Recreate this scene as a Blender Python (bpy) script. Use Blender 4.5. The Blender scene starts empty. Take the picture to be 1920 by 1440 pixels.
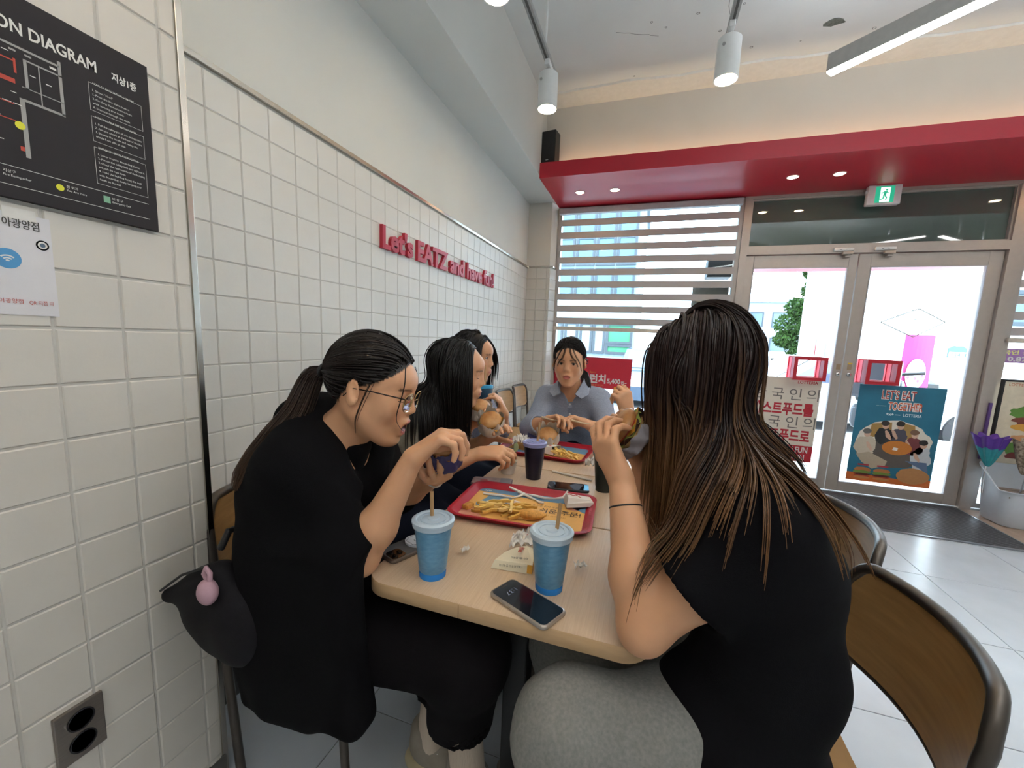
import bpy, bmesh, math, random
import numpy as np
from mathutils import Matrix, Vector
random.seed(7); RNG = np.random.default_rng(7)
SC = bpy.context.scene
COL = SC.collection
# ------------------------------------------------------------------ camera
cd = bpy.data.cameras.new('camera'); CAM = bpy.data.objects.new('camera', cd); COL.objects.link(CAM)
cd.sensor_fit = 'HORIZONTAL'; cd.sensor_width = 36.0; cd.lens = 762.34 / 1920 * 36.0
cd.shift_x = -1.92 / 1920; cd.shift_y = 20.2 / 1920; cd.clip_start = 0.02; cd.clip_end = 200
CAM.matrix_world = Matrix(((0.94778953, -0.08125792, 0.30837016, 1.2587),
                           (0.31631549, 0.11677058, -0.94143993, 0.0),
                           (0.04049088, 0.98982917, 0.13637707, 1.2517), (0, 0, 0, 1)))
SC.camera = CAM
# ------------------------------------------------------------------ world, exposure
W = bpy.data.worlds.new('World'); SC.world = W; W.use_nodes = True
bg = W.node_tree.nodes['Background']; bg.inputs[0].default_value = (0.68, 0.85, 1.0, 1); bg.inputs[1].default_value = 11.5
SC.view_settings.view_transform = 'Standard'; SC.view_settings.look = 'None'
SC.view_settings.gamma = 1.0; SC.view_settings.use_curve_mapping = False
SC.view_settings.exposure = 0.2
sd_ = bpy.data.lights.new('sun', 'SUN'); sd_.energy = 9; sd_.angle = .03; sd_.color = (1, .95, .87)
SUN = bpy.data.objects.new('sun', sd_); COL.objects.link(SUN); SUN.location = (3, -6, 12); SUN.rotation_euler = (math.radians(32), 0, math.radians(14))

# ------------------------------------------------------------------ helpers
def lin(c):
    if isinstance(c, str):
        c = [int(c[i:i + 2], 16) / 255 for i in (0, 2, 4)]
    return tuple((x / 12.92 if x <= 0.04045 else ((x + 0.055) / 1.055) ** 2.4) for x in c)
MATS = {}
def mat(name, col, rough=0.5, metal=0.0, var=0.06, scale=30.0, bump=0.0, bscale=200.0, spec=0.5, emit=0.0, ecol=None,
        trans=0.0, alpha=1.0, attr=None, stretch=None, sheen=0.0, coat=0.0, col2=None, sss=0.0):
    if name in MATS: return MATS[name]
    m = bpy.data.materials.new(name); m.use_nodes = True; MATS[name] = m
    nt = m.node_tree; N = nt.nodes; L = nt.links
    b = N['Principled BSDF']
    c = lin(col)
    b.inputs['Roughness'].default_value = rough; b.inputs['Metallic'].default_value = metal
    b.inputs['Specular IOR Level'].default_value = spec
    if sheen: b.inputs['Sheen Weight'].default_value = sheen
    if coat: b.inputs['Coat Weight'].default_value = coat
    if trans: b.inputs['Transmission Weight'].default_value = trans
    if sss:
        b.inputs['Subsurface Weight'].default_value = sss; b.inputs['Subsurface Scale'].default_value = 0.006
        b.inputs['Subsurface Radius'].default_value = (1, .4, .25)
    b.inputs['Alpha'].default_value = alpha
    tc = N.new('ShaderNodeTexCoord'); mp = N.new('ShaderNodeMapping'); L.new(tc.outputs['Object'], mp.inputs[0])
    if stretch: mp.inputs['Scale'].default_value = stretch
    nz = N.new('ShaderNodeTexNoise'); nz.inputs['Scale'].default_value = scale; nz.inputs['Detail'].default_value = 4
    L.new(mp.outputs[0], nz.inputs['Vector'])
    mx = N.new('ShaderNodeMix'); mx.data_type = 'RGBA'
    rp = N.new('ShaderNodeMapRange'); rp.inputs[1].default_value = .3; rp.inputs[2].default_value = .7
    L.new(nz.outputs[0], rp.inputs[0]); L.new(rp.outputs[0], mx.inputs[0])
    d = lin(col2) if col2 else tuple(min(1, x * (1 + var)) for x in c)
    e = c if col2 else tuple(x * (1 - var) for x in c)
    if attr:
        a = N.new('ShaderNodeAttribute'); a.attribute_name = attr
        mul = N.new('ShaderNodeMix'); mul.data_type = 'RGBA'; mul.blend_type = 'MULTIPLY'; mul.inputs[0].default_value = 1
        mx.inputs[6].default_value = (1 - var,) * 3 + (1,); mx.inputs[7].default_value = (1 + var,) * 3 + (1,)
        L.new(a.outputs['Color'], mul.inputs[6]); L.new(mx.outputs[2], mul.inputs[7]); out = mul.outputs[2]
    else:
        mx.inputs[6].default_value = e + (1,); mx.inputs[7].default_value = d + (1,); out = mx.outputs[2]
    L.new(out, b.inputs['Base Color'])
    if emit:
        b.inputs['Emission Strength'].default_value = emit
        b.inputs['Emission Color'].default_value = (lin(ecol) if ecol else c) + (1,)
    if bump:
        n2 = N.new('ShaderNodeTexNoise'); n2.inputs['Scale'].default_value = bscale; n2.inputs['Detail'].default_value = 3
        L.new(mp.outputs[0], n2.inputs['Vector'])
        bp = N.new('ShaderNodeBump'); bp.inputs['Strength'].default_value = bump; bp.inputs['Distance'].default_value = .002
        L.new(n2.outputs[0], bp.inputs['Height']); L.new(bp.outputs[0], b.inputs['Normal'])
    return m
def glassmat(name, tint=(1, 1, 1), refl=1.0, rough=0.0):
    if name in MATS: return MATS[name]
    m = bpy.data.materials.new(name); m.use_nodes = True; MATS[name] = m
    nt = m.node_tree; N = nt.nodes; L = nt.links; N.clear()
    o = N.new('ShaderNodeOutputMaterial'); mix = N.new('ShaderNodeMixShader'); t = N.new('ShaderNodeBsdfTransparent')
    g = N.new('ShaderNodeBsdfGlossy'); g.inputs['Roughness'].default_value = rough
    t.inputs[0].default_value = tint + (1,)
    fr = N.new('ShaderNodeFresnel'); fr.inputs[0].default_value = 1.45
    mu = N.new('ShaderNodeMath'); mu.operation = 'MULTIPLY'; mu.inputs[1].default_value = refl
    L.new(fr.outputs[0], mu.inputs[0]); L.new(mu.outputs[0], mix.inputs[0]); L.new(t.outputs[0], mix.inputs[1])
    L.new(g.outputs[0], mix.inputs[2]); L.new(mix.outputs[0], o.inputs[0])
    return m
class MB:
    def __init__(s): s.v = []; s.f = []; s.n = 0
    def add(s, v, f):
        v = np.asarray(v, float).reshape(-1, 3); k = s.n
        s.v.append(v); s.f += [tuple(i + k for i in q) for q in f]; s.n += len(v); return s
    def xf(s, M):
        M = np.array(M); s.v = [np.concatenate(s.v) @ M[:3, :3].T + M[:3, 3]] if s.v else []; return s
    def box(s, a, b, ch=0.0):
        a = np.minimum(a, b).astype(float), np.maximum(a, b).astype(float); lo, hi = a
        if ch <= 0:
            v = [(x, y, z) for x in (lo[0], hi[0]) for y in (lo[1], hi[1]) for z in (lo[2], hi[2])]
            return s.add(v, [(0, 1, 3, 2), (4, 6, 7, 5), (0, 4, 5, 1), (2, 3, 7, 6), (0, 2, 6, 4), (1, 5, 7, 3)])
        bm = bmesh.new(); bmesh.ops.create_cube(bm, size=1)
        for v in bm.verts: v.co = [(lo[i] + hi[i]) / 2 + v.co[i] * (hi[i] - lo[i]) for i in range(3)]
        bmesh.ops.bevel(bm, geom=bm.edges[:], offset=ch, segments=2, profile=.5, affect='EDGES')
        bm.verts.index_update()
        s.add([v.co[:] for v in bm.verts], [[v.index for v in f.verts] for f in bm.faces]); bm.free(); return s
    def tube(s, pts, r, n=10, cap=True, closed=False):
        P = np.asarray(pts, float); m = len(P); R = np.full(m, r) if np.isscalar(r) else np.asarray(r, float)
        T = np.zeros_like(P)
        for i in range(m):
            a = P[(i - 1) % m] if (closed or i > 0) else P[i]; b = P[(i + 1) % m] if (closed or i < m - 1) else P[i]
            T[i] = (b - a) / (np.linalg.norm(b - a) + 1e-12)
        u = np.cross(T[0], (0, 0, 1.0))
        if np.linalg.norm(u) < 1e-3: u = np.cross(T[0], (1.0, 0, 0))
        vs = []
        for i in range(m):
            u = u - T[i] * (u @ T[i]); u /= np.linalg.norm(u) + 1e-12; w = np.cross(T[i], u)
            for k in range(n):
                a = 2 * math.pi * k / n; vs.append(P[i] + R[i] * (math.cos(a) * u + math.sin(a) * w))
        f = []
        for i in range(m if closed else m - 1):
            for k in range(n):
                a, b = i * n + k, i * n + (k + 1) % n; c, d = ((i + 1) % m) * n + (k + 1) % n, ((i + 1) % m) * n + k
                f.append((a, b, c, d))
        if cap and not closed: f += [tuple(range(n - 1, -1, -1)), tuple(range((m - 1) * n, m * n))]
        return s.add(vs, f)
    def lathe(s, prof, c=(0, 0, 0), n=32, cap=True):
        vs = []; m = len(prof)
        for r, z in prof:
            for k in range(n):
                a = 2 * math.pi * k / n; vs.append((c[0] + r * math.cos(a), c[1] + r * math.sin(a), c[2] + z))
        f = [(i * n + k, i * n + (k + 1) % n, (i + 1) * n + (k + 1) % n, (i + 1) * n + k) for i in range(m - 1) for k in range(n)]
        if cap and prof[0][0] > 1e-6: f.append(tuple(range(n - 1, -1, -1)))
        if cap and prof[-1][0] > 1e-6: f.append(tuple(range((m - 1) * n, m * n)))
        return s.add(vs, f)
    def prism(s, poly, z0, z1):
        n = len(poly); v = [(x, y, z0) for x, y in poly] + [(x, y, z1) for x, y in poly]
        return s.add(v, [tuple(range(n - 1, -1, -1)), tuple(range(n, 2 * n))] + [(i, (i + 1) % n, n + (i + 1) % n, n + i) for i in range(n)])
    def grid(s, fn, nu, nv, closeu=False):
        v = [fn(i / (nu - (0 if closeu else 1)), j / (nv - 1)) for i in range(nu) for j in range(nv)]
        f = [(i * nv + j, ((i + 1) % nu) * nv + j, ((i + 1) % nu) * nv + j + 1, i * nv + j + 1) for i in range(nu if closeu else nu - 1) for j in range(nv - 1)]
        return s.add(v, f)
    def ell(s, c, r, n=16, m=10):
        return s.lathe([(max(1e-7, math.sin(math.pi * i / m)), -math.cos(math.pi * i / m)) for i in range(m + 1)], n=n) if False else \
            s.add([(c[0] + r[0] * math.sin(math.pi * i / m) * math.cos(2 * math.pi * k / n), c[1] + r[1] * math.sin(math.pi * i / m) * math.sin(2 * math.pi * k / n), c[2] - r[2] * math.cos(math.pi * i / m)) for i in range(m + 1) for k in range(n)],
                  [(i * n + k, i * n + (k + 1) % n, (i + 1) * n + (k + 1) % n, (i + 1) * n + k) for i in range(m) for k in range(n)])
WL = {}
def wl(p): return WL.get(p.name, np.zeros(3)) if p else np.zeros(3)
def link(o, parent, loc):
    COL.objects.link(o)
    if parent: o.parent = parent
    o.location = np.asarray(loc, float) - wl(parent); WL[o.name] = np.asarray(loc, float)
    return o
def meshobj(name, V, F, m, parent=None, at=None, smooth=False):
    V = np.asarray(V, float)
    if at is None:
        at = wl(parent) if parent else np.array([(V[:, 0].min() + V[:, 0].max()) / 2, (V[:, 1].min() + V[:, 1].max()) / 2, V[:, 2].min()])
    me = bpy.data.meshes.new(name)
    if isinstance(F, np.ndarray):
        k = F.shape[1]; me.vertices.add(len(V)); me.vertices.foreach_set('co', (V - at).astype(np.float32).ravel())
        me.loops.add(F.size); me.loops.foreach_set('vertex_index', F.astype(np.int32).ravel())
        me.polygons.add(len(F)); me.polygons.foreach_set('loop_start', np.arange(0, F.size, k, dtype=np.int32))
        me.update(calc_edges=True); me.validate()
    else:
        me.from_pydata((V - at).tolist(), [], F); me.update()
    for x in (m if isinstance(m, (list, tuple)) else [m]): me.materials.append(x)
    if smooth: me.polygons.foreach_set('use_smooth', np.ones(len(me.polygons), bool))
    return link(bpy.data.objects.new(name, me), parent, at)
def autosmooth(o, ang=35):
    me = o.data; me.polygons.foreach_set('use_smooth', np.ones(len(me.polygons), bool)); me.set_sharp_from_angle(angle=math.radians(ang)); return o
def obj(name, mb, m, parent=None, at=None, smooth=False):
    V = np.concatenate(mb.v); o = meshobj(name, V, mb.f, m, parent, at)
    if smooth: autosmooth(o, smooth if smooth is not True else 40)
    return o
def tag(o, label=None, cat=None, group=None, kind=None):
    if label: o['label'] = label
    if cat: o['category'] = cat
    if group: o['group'] = group
    if kind: o['kind'] = kind
    return o
def struct(o, label=None): return tag(o, label, None, None, 'structure')
def thing(name, label, cat, loc, group=None):
    o = bpy.data.objects.new(name, None); o.empty_display_size = .05
    link(o, None, loc); return tag(o, label, cat, group)
def copy_tree(o, parent=None):
    c = o.copy(); COL.objects.link(c); c.parent = parent
    if parent: c.matrix_parent_inverse = o.matrix_parent_inverse.copy()
    for ch in list(o.children): copy_tree(ch, c)
    return c
def frameM(o, r, u):
    r = np.asarray(r, float); u = np.asarray(u, float); n = np.cross(r, u)
    M = np.eye(4); M[:3, 0] = r; M[:3, 1] = u; M[:3, 2] = n; M[:3, 3] = o; return M
def textmesh(body, size=1.0, off=0.0, ext=0.0, align='LEFT', res=3):
    c = bpy.data.curves.new('t', 'FONT'); c.body = body; c.size = size; c.offset = off; c.extrude = ext; c.align_x = align; c.resolution_u = res
    o = bpy.data.objects.new('t', c)
    me = bpy.data.meshes.new_from_object(o)
    V = np.zeros(len(me.vertices) * 3); me.vertices.foreach_get('co', V); F = [tuple(p.vertices) for p in me.polygons]
    bpy.data.objects.remove(o); bpy.data.curves.remove(c); bpy.data.meshes.remove(me)
    return V.reshape(-1, 3), F
def text(name, body, M, size, m, parent, width=None, off=0.0, ext=0.0, align='LEFT', flip=False, lift=0.0006):
    """flat print lettering laid on a surface; width squeezes the line to that width"""
    V, F = textmesh(body, size, off, ext, align)
    if len(V) == 0: return None
    if width:
        w = V[:, 0].max() - V[:, 0].min(); V[:, 0] *= width / w
    if flip: V[:, 0] = -V[:, 0]
    V[:, 2] += lift + ext
    mb = MB().add(V, F).xf(M); return obj(name, mb, m, parent)
def quadM(mb, M, x0, y0, x1, y1, z=0.0006, t=0.0):
    if t: mb2 = MB().box((x0, y0, z), (x1, y1, z + t)).xf(M)
    else: mb2 = MB().add([(x0, y0, z), (x1, y0, z), (x1, y1, z), (x0, y1, z)], [(0, 1, 2, 3)]).xf(M)
    return mb.add(np.concatenate(mb2.v), mb2.f)
def polyM(mb, M, pts, z=0.0006):
    m2 = MB().add([(x, y, z) for x, y in pts], [tuple(range(len(pts)))]).xf(M); return mb.add(m2.v[0], m2.f)
def ellpts(cx, cy, rx, ry, n=20, a=0):
    ca, sa = math.cos(a), math.sin(a)
    return [(cx + rx * math.cos(t) * ca - ry * math.sin(t) * sa, cy + rx * math.cos(t) * sa + ry * math.sin(t) * ca) for t in [2 * math.pi * k / n for k in range(n)]]
def rrect(x0, y0, x1, y1, r, n=6):
    p = []
    for cx, cy, a in ((x1 - r, y1 - r, 0), (x0 + r, y1 - r, 90), (x0 + r, y0 + r, 180), (x1 - r, y0 + r, 270)):
        p += [(cx + r * math.cos(math.radians(a + 90 * k / n)), cy + r * math.sin(math.radians(a + 90 * k / n))) for k in range(n + 1)]
    return p
# ================================================================== STRUCTURE
M_tile = mat('tile_ceramic', 'd9d6d0', .38, var=.02, scale=6, bump=.10, bscale=90, spec=.45)
M_grout = mat('grout', 'c3beb6', .9, var=.04)
M_tile2 = mat('tile_ceramic_cream', 'cdc6bc', .4, var=.02, scale=6, bump=.10, bscale=90, spec=.45)
M_plaster = mat('plaster_white', 'd4d3cd', .8, var=.015, scale=4, bump=.06, bscale=350)
M_plasterw = mat('plaster_warm', 'd0cbc1', .8, var=.02, scale=4, bump=.06, bscale=350)
M_conc = mat('painted_concrete', 'dcdcd8', .85, var=.03, scale=3, bump=.35, bscale=40)
M_floor = mat('porcelain_floor', 'c2c6cb', .24, var=.05, scale=5, bump=.04, bscale=60, spec=.5)
M_fgrout = mat('floor_grout', '77746f', .8)
M_steel = mat('brushed_steel', 'bfb8ae', .22, 1.0, var=.05, scale=8, stretch=(1, 1, .1))
M_alu = mat('anodised_aluminium', 'b3a89f', .38, .35, var=.03)
M_red = mat('red_lacquer', 'bb1b2e', .33, var=.02, spec=.5)
M_base = mat('baseboard_dark', '55534f', .5)
M_black = mat('black_plastic', '141416', .4)
M_white = mat('white_plastic', 'e8e8e6', .4, var=.02)
M_glass = glassmat('window_glass', (.97, .99, .99), .8)

# floor ------------------------------------------------------------
FP = .606; FX0 = 2.868 - 5 * FP; FY0 = 2.832 - 9 * FP
fl = struct(obj('floor', MB().box((-.3, -2.7, -.12), (6.0, 4.42, -.004)), M_fgrout))
g = .0018
me_ft = None
def tilemesh(w, h, t, ch, m):
    mb = MB(); a, b = w / 2, h / 2
    mb.add([(-a, -b, 0), (a, -b, 0), (a, b, 0), (-a, b, 0), (-a, -b, t - ch), (a, -b, t - ch), (a, b, t - ch), (-a, b, t - ch),
            (-a + ch, -b + ch, t), (a - ch, -b + ch, t), (a - ch, b - ch, t), (-a + ch, b - ch, t)],
           [(0, 1, 5, 4), (1, 2, 6, 5), (2, 3, 7, 6), (3, 0, 4, 7), (4, 5, 9, 8), (5, 6, 10, 9), (6, 7, 11, 10), (7, 4, 8, 11), (8, 9, 10, 11)])
    me = bpy.data.meshes.new('tile'); me.from_pydata(np.concatenate(mb.v).tolist(), [], mb.f); me.materials.append(m); me.update(); return me
me_ft = tilemesh(FP - 2 * g, FP - 2 * g, .004, .0012, M_floor)
for i in range(0, 10):
    for j in range(0, 12):
        cx, cy = FX0 + (i + .5) * FP, FY0 + (j + .5) * FP
        if cx > 6 or cy > 4.05 or cy < -2.4: continue
        t = bpy.data.objects.new('floor_tile', me_ft); COL.objects.link(t); t.parent = fl
        t.location = np.array((cx, cy, -.0042)) - WL[fl.name]
# ceiling ------------------------------------------------------------
ce = struct(obj('ceiling', MB().box((-.3, -2.7, 3.2), (6.0, 4.6, 3.4)), M_conc))
st = MB()   # rough cast strip along the front, slightly lower, with a ragged edge
n = 60; rr = np.random.default_rng(3)
ys = 3.405 + rr.normal(0, .006, n + 1).cumsum() * .12
v = []
for i in range(n + 1):
    x = .28 + i * (5.6 / n); y = 3.41 + .012 * math.sin(i * .7) + rr.normal(0, .004)
    v += [(x, y, 3.199), (x, y + .006, 3.186), (x, 3.64, 3.181), (x, 3.64, 3.2)]
st.add(v, [(4 * i + k, 4 * i + 4 + k, 4 * i + 5 + k, 4 * i + 1 + k) for i in range(n) for k in range(3)])
obj('cast_edge', st, mat('cast_strip', 'dcdad4', .85, var=.04, bump=.4, bscale=50), ce)
M_pit = mat('concrete_pit', '6b6a64', .95, var=.2)
for k in range(26):
    x, y = rr.uniform(.4, 3.4), rr.uniform(1.6, 3.5); r = rr.uniform(.004, .012)
    obj('pit', MB().lathe([(r * .5, .002), (r, -.0008), (r * 1.3, .001)], (x, y, 3.1995), 7), M_pit, ce)
hp = ellpts(2.15, 3.154, .055, .03, 14)
hp = [(x + rr.normal(0, .006), y + rr.normal(0, .005)) for x, y in hp]
obj('knockout_hole', MB().prism(hp, 3.1975, 3.2005), mat('hole_dark', '6d7168', .9, var=.3, scale=60), ce)
for a, b in (((1.5, 2.55), (1.62, 3.4)), ((.9, 2.9), (1.15, 3.0))):
    obj('crack', MB().tube([(a[0] + (b[0] - a[0]) * t + rr.normal(0, .006), a[1] + (b[1] - a[1]) * t, 3.2) for t in np.linspace(0, 1, 12)], .0012, 5), M_pit, ce)
# walls --------------------------------------------------------------
G = .105; Y0 = .9086; Z0 = 1.2402; TRZ = 1.980
wL = struct(obj('wall_left', MB().box((-.25, .70, 0), (-.009, 4.15, 3.2)), M_plaster))
obj('tile_backing', MB().box((-.009, .70, .105), (-.0014, 4.15, TRZ)), M_grout, wL)
def tile_wall(parent, cells, m, xf, limit=300, gr=.0016):
    """cells: list of (u0,u1,v0,v1); first `limit` become tiles of their own, the rest one joined field"""
    cache = {}; rest = MB()
    for i, (u0, u1, v0, v1) in enumerate(cells):
        w, h = u1 - u0 - 2 * gr, v1 - v0 - 2 * gr
        if w < .006 or h < .006: continue
        k = (round(w, 3), round(h, 3))
        if k not in cache: cache[k] = tilemesh(w, h, .0078, .0022, m)
        me = cache[k]; Mx = xf((u0 + u1) / 2, (v0 + v1) / 2)
        Mx = Mx @ np.array(Matrix.Rotation(rr.normal(0, .0022), 4, 'X') @ Matrix.Rotation(rr.normal(0, .0022), 4, 'Y'))
        if i < limit:
            t = bpy.data.objects.new('tile', me); COL.objects.link(t); t.parent = parent
            Mw = Matrix(Mx.tolist()); Mw.translation -= Vector(wl(parent)); t.matrix_local = Mw
        else:
            V = np.array([q.co[:] for q in me.vertices]) @ Mx[:3, :3].T + Mx[:3, 3]
            rest.add(V, [tuple(p.vertices) for p in me.polygons])
    if rest.v: tag(obj('tile_field', rest, m, parent), kind='stuff')
cells = []
zs = [max(.107, Z0 + k * G) for k in range(-12, 8)]; zs = [z for z in zs if z < TRZ] + [TRZ]
ysx = [.712] + [Y0 + k * G for k in range(-1, 31) if Y0 + k * G > .75] + [4.146]
for i in range(len(ysx) - 1):
    for j in range(len(zs) - 1):
        if zs[j + 1] - zs[j] > .01: cells.append((ysx[i], ysx[i + 1], zs[j], zs[j + 1]))
# the largest in view first: near columns above seat height
cells.sort(key=lambda c: (c[0] if c[3] > .72 else c[0] + 2.2))
tile_wall(wL, cells, M_tile, lambda u, v: frameM((-.0065, u, v), (0, 1, 0), (0, 0, 1)))
tr = struct(obj('trim_1', MB().box((-.004, .70, TRZ), (.012, 4.150, TRZ + .016), .0012), M_steel), 'steel strip along the top of the white tiles')
bl = struct(obj('baseboard_left', MB().box((-.009, .70, 0), (.012, 4.15, .105), .001), M_base))
# near wall (stands proud of the recess)
NX = .2242; NY0 = .4479; NZ0 = 1.2369
wn = struct(obj('wall_left_front', MB().box((-.25, -2.7, 0), (NX - .009, .698, 3.2)), M_plaster))
obj('tile_backing', MB().box((NX - .009, -2.7, .05), (NX - .0016, .694, 3.2)), M_grout, wn)
cells = []
zs = [.05] + [NZ0 + k * G for k in range(-11, 19)]; zs = [z for z in zs if z < 3.18]
ysx = [NY0 + k * G for k in range(-24, 3)] + [.693]
for i in range(len(ysx) - 1):
    for j in range(len(zs) - 1): cells.append((ysx[i], ysx[i + 1], zs[j], zs[j + 1]))
cells.sort(key=lambda c: -c[0] + abs(c[2] - 1.0) * .25)
tile_wall(wn, cells, M_tile2, lambda u, v: frameM((NX - .0065, u, v), (0, 1, 0), (0, 0, 1)), gr=.0022)
struct(obj('baseboard_left_front', MB().box((NX - .009, -2.7, 0), (NX + .006, .70, .07), .001), M_base))
struct(obj('trim_2', MB().box((NX - .02, .693, 0), (NX + .003, .707, 3.2), .0008), M_steel), 'steel corner strip running up the edge of the near wall')
# beam above the recess and its end pillar
struct(obj('trim_3', MB().box((-.25, .70, 2.61), (.275, 4.6, 3.2), .002), M_plaster), 'white beam running along under the ceiling')
pl = struct(obj('wall_back', MB().box((-.25, 4.150, 0), (.232, 4.6, 2.615)).add([(.232, 4.15, 0), (.232, 4.15, 2.61), (.272, 4.30, 2.61), (.272, 4.30, 0)], [(0, 3, 2, 1)]), M_plasterw), 'corner pillar between the tiled wall and the window')
obj('pillar_tile_backing', MB().box((0, 4.142, .1), (.234, 4.1505, TRZ)), M_grout, pl)
cells = []; zs = [.1] + [Z0 + k * G for k in range(-10, 7)] + [TRZ]
for a, b in ((.002, .105), (.105, .21), (.21, .236)):
    for j in range(len(zs) - 1): cells.append((a, b, zs[j], zs[j + 1]))
tile_wall(pl, cells, M_tile2, lambda u, v: frameM((u, 4.1445, v), (1, 0, 0), (0, 0, 1)))
cells = [(0, .15, zs[j], zs[j + 1]) for j in range(len(zs) - 1)]
sd = np.array((.04, .15, 0)) / math.hypot(.04, .15)
tile_wall(pl, cells, M_tile, lambda u, v: frameM(np.array((.233, 4.15, v)) + sd * u, sd, (0, 0, 1)))
obj('pillar_strip', MB().box((0, 4.134, TRZ), (.240, 4.152, TRZ + .016)).box((.234, 4.13, TRZ), (.276, 4.30, TRZ + .014)), M_steel, pl)
# upper wall above the canopy, red canopy
up = struct(obj('wall_back_upper', MB().box((.27, 3.62, 2.62), (6.0, 3.75, 3.2)), M_plasterw))
so = struct(obj('ceiling_soffit', MB().box((.277, 3.463, 2.583), (6.0, 3.483, 2.702)).box((.277, 3.483, 2.583), (6.0, 4.33, 2.60)), M_red), 'long red canopy over the window and doors')
obj('soffit_top', MB().box((.277, 3.483, 2.605), (6.0, 3.62, 2.62)), M_plasterw, so)
# cove light strip hidden in the channel
cv = obj('cove_light', MB().box((.32, 3.50, 2.622), (5.9, 3.515, 2.63)), mat('cove_led', 'ffdf9f', emit=13, ecol='ffe4b4'), so)
# right and rear walls, out of view, close the room
struct(obj('wall_right', MB().box((6.0, -2.7, 0), (6.15, 4.4, 3.2)), M_plaster))
struct(obj('wall_rear', MB().box((-.3, -2.85, 0), (6.15, -2.7, 3.2)), M_plasterw))

# window wall ---------------------------------------------------------
YD = 4.305
def frame(mb, x0, x1, z0, z1, w, y0, y1):
    mb.box((x0, y0, z0), (x0 + w, y1, z1)); mb.box((x1 - w, y0, z0), (x1, y1, z1))
    mb.box((x0 + w, y0, z0), (x1 - w, y1, z0 + w)); mb.box((x0 + w, y0, z1 - w), (x1 - w, y1, z1)); return mb
w1 = struct(obj('window_1', frame(MB(), .272, 1.965, .02, 2.583, .035, YD - .03, YD + .05), M_alu), 'tall aluminium framed window left of the doors')
obj('pane', MB().box((.30, YD + .008, .05), (1.935, YD + .014, 2.55)), M_glass, w1)
d_ = MB(); d_.box((1.965, YD - .05, 0), (2.022, YD + .06, 2.583)); d_.box((3.808, YD - .05, 0), (3.885, YD + .06, 2.583))
d_.box((2.022, YD - .05, 2.083), (3.808, YD + .06, 2.150)); d_.box((2.022, YD - .05, 2.560), (3.808, YD + .06, 2.583))
struct(obj('trim_4', d_, M_alu), 'brownish aluminium posts and lintel around the glass doors')
w2 = struct(obj('window_2', frame(MB(), 2.022, 3.808, 2.150, 2.560, .012, YD - .03, YD + .03), M_alu), 'dark green transom glass above the doors')
obj('pane', MB().box((2.034, YD, 2.162), (3.796, YD + .02, 2.548)), mat('green_glass', '4a5c55', .03, var=.02, spec=.9, coat=.5), w2)
w3 = struct(obj('window_3', frame(MB(), 3.885, 5.9, .02, 2.583, .04, YD - .03, YD + .05), M_alu), 'window right of the doors')
obj('pane', MB().box((3.92, YD + .008, .05), (5.86, YD + .014, 2.55)), M_glass, w3)
obj('mullion', MB().box((4.90, YD - .02, .05), (4.94, YD + .04, 2.55)), M_alu, w3)
M_redp = mat('red_handle', 'b8202f', .35)
M_chrome = mat('chrome', 'd0d0d0', .15, 1.0)
def door(nm, x0, x1, gx0, gx1, hx0, hx1, lab, lockx):
    mb = MB(); y0, y1 = YD - .02, YD + .025
    mb.box((x0, y0, .012), (gx0, y1, 2.078), .002); mb.box((gx1, y0, .012), (x1, y1, 2.078), .002)
    mb.box((gx0, y0, .012), (gx1, y1, .095), .002); mb.box((gx0, y0, 1.972), (gx1, y1, 2.078), .002)
    d = struct(obj(nm, mb, M_alu), lab)
    obj('pane', MB().box((gx0 - .005, YD, .09), (gx1 + .005, YD + .008, 1.976)), M_glass, d)
    b = MB()
    for (a, c) in (((gx0, .095), (gx0 + .007, 1.972)), ((gx1 - .007, .095), (gx1, 1.972)), ((gx0, .095), (gx1, .102)), ((gx0, 1.965), (gx1, 1.972))):
        b.box((a[0], YD - .024, a[1]), (c[0], YD - .004, c[1]))
    obj('glazing_bead', b, mat('bead_grey', 'b9b3b4', .4, .3), d)
    for yy in (YD - .085, YD + .085):
        s = -1 if yy < YD else 1
        h = frame(MB(), hx0, hx1, .992, 1.2, .028, yy - .012, yy + .012)
        ho = obj('handle', h, M_redp, d)
        obj('stand_off', MB().box((hx0 + .005, YD + s * .004, 1.0), (hx0 + .023, yy, 1.19)).box((hx1 - .023, YD + s * .004, 1.0), (hx1 - .005, yy, 1.19)), M_redp, ho)
    lk = obj('lock', MB().lathe([(.017, 0), (.017, .012), (.012, .016), (.0001, .016)], n=20).xf(frameM((lockx, YD - .02, 1.06), (1, 0, 0), (0, 0, 1))), M_chrome, d, smooth=True)
    obj('keyhole', MB().box((-.003, -.007, .0165), (.003, .007, .018)).xf(frameM((lockx, YD - .02, 1.06), (1, 0, 0), (0, 0, 1))), M_black, lk)
    obj('sticker', MB().box((lockx - .016, YD - .0215, 1.10), (lockx + .016, YD - .02, 1.15)), mat('tan_label', '9b8467', .6), d)
    return d
d1 = door('door_1', 2.026, 2.868, 2.090, 2.806, 2.487, 2.737, 'left glass door with red square handle', 2.842)
d2 = door('door_2', 2.876, 3.804, 2.962, 3.716, 3.018, 3.251, 'right glass door with red square handle', 2.922)
obj('yellow_sticker', MB().box((2.908, YD - .0215, 1.152), (2.940, YD - .02, 1.162)), mat('yellow_label', 'd8b52e', .6), d2)
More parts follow.
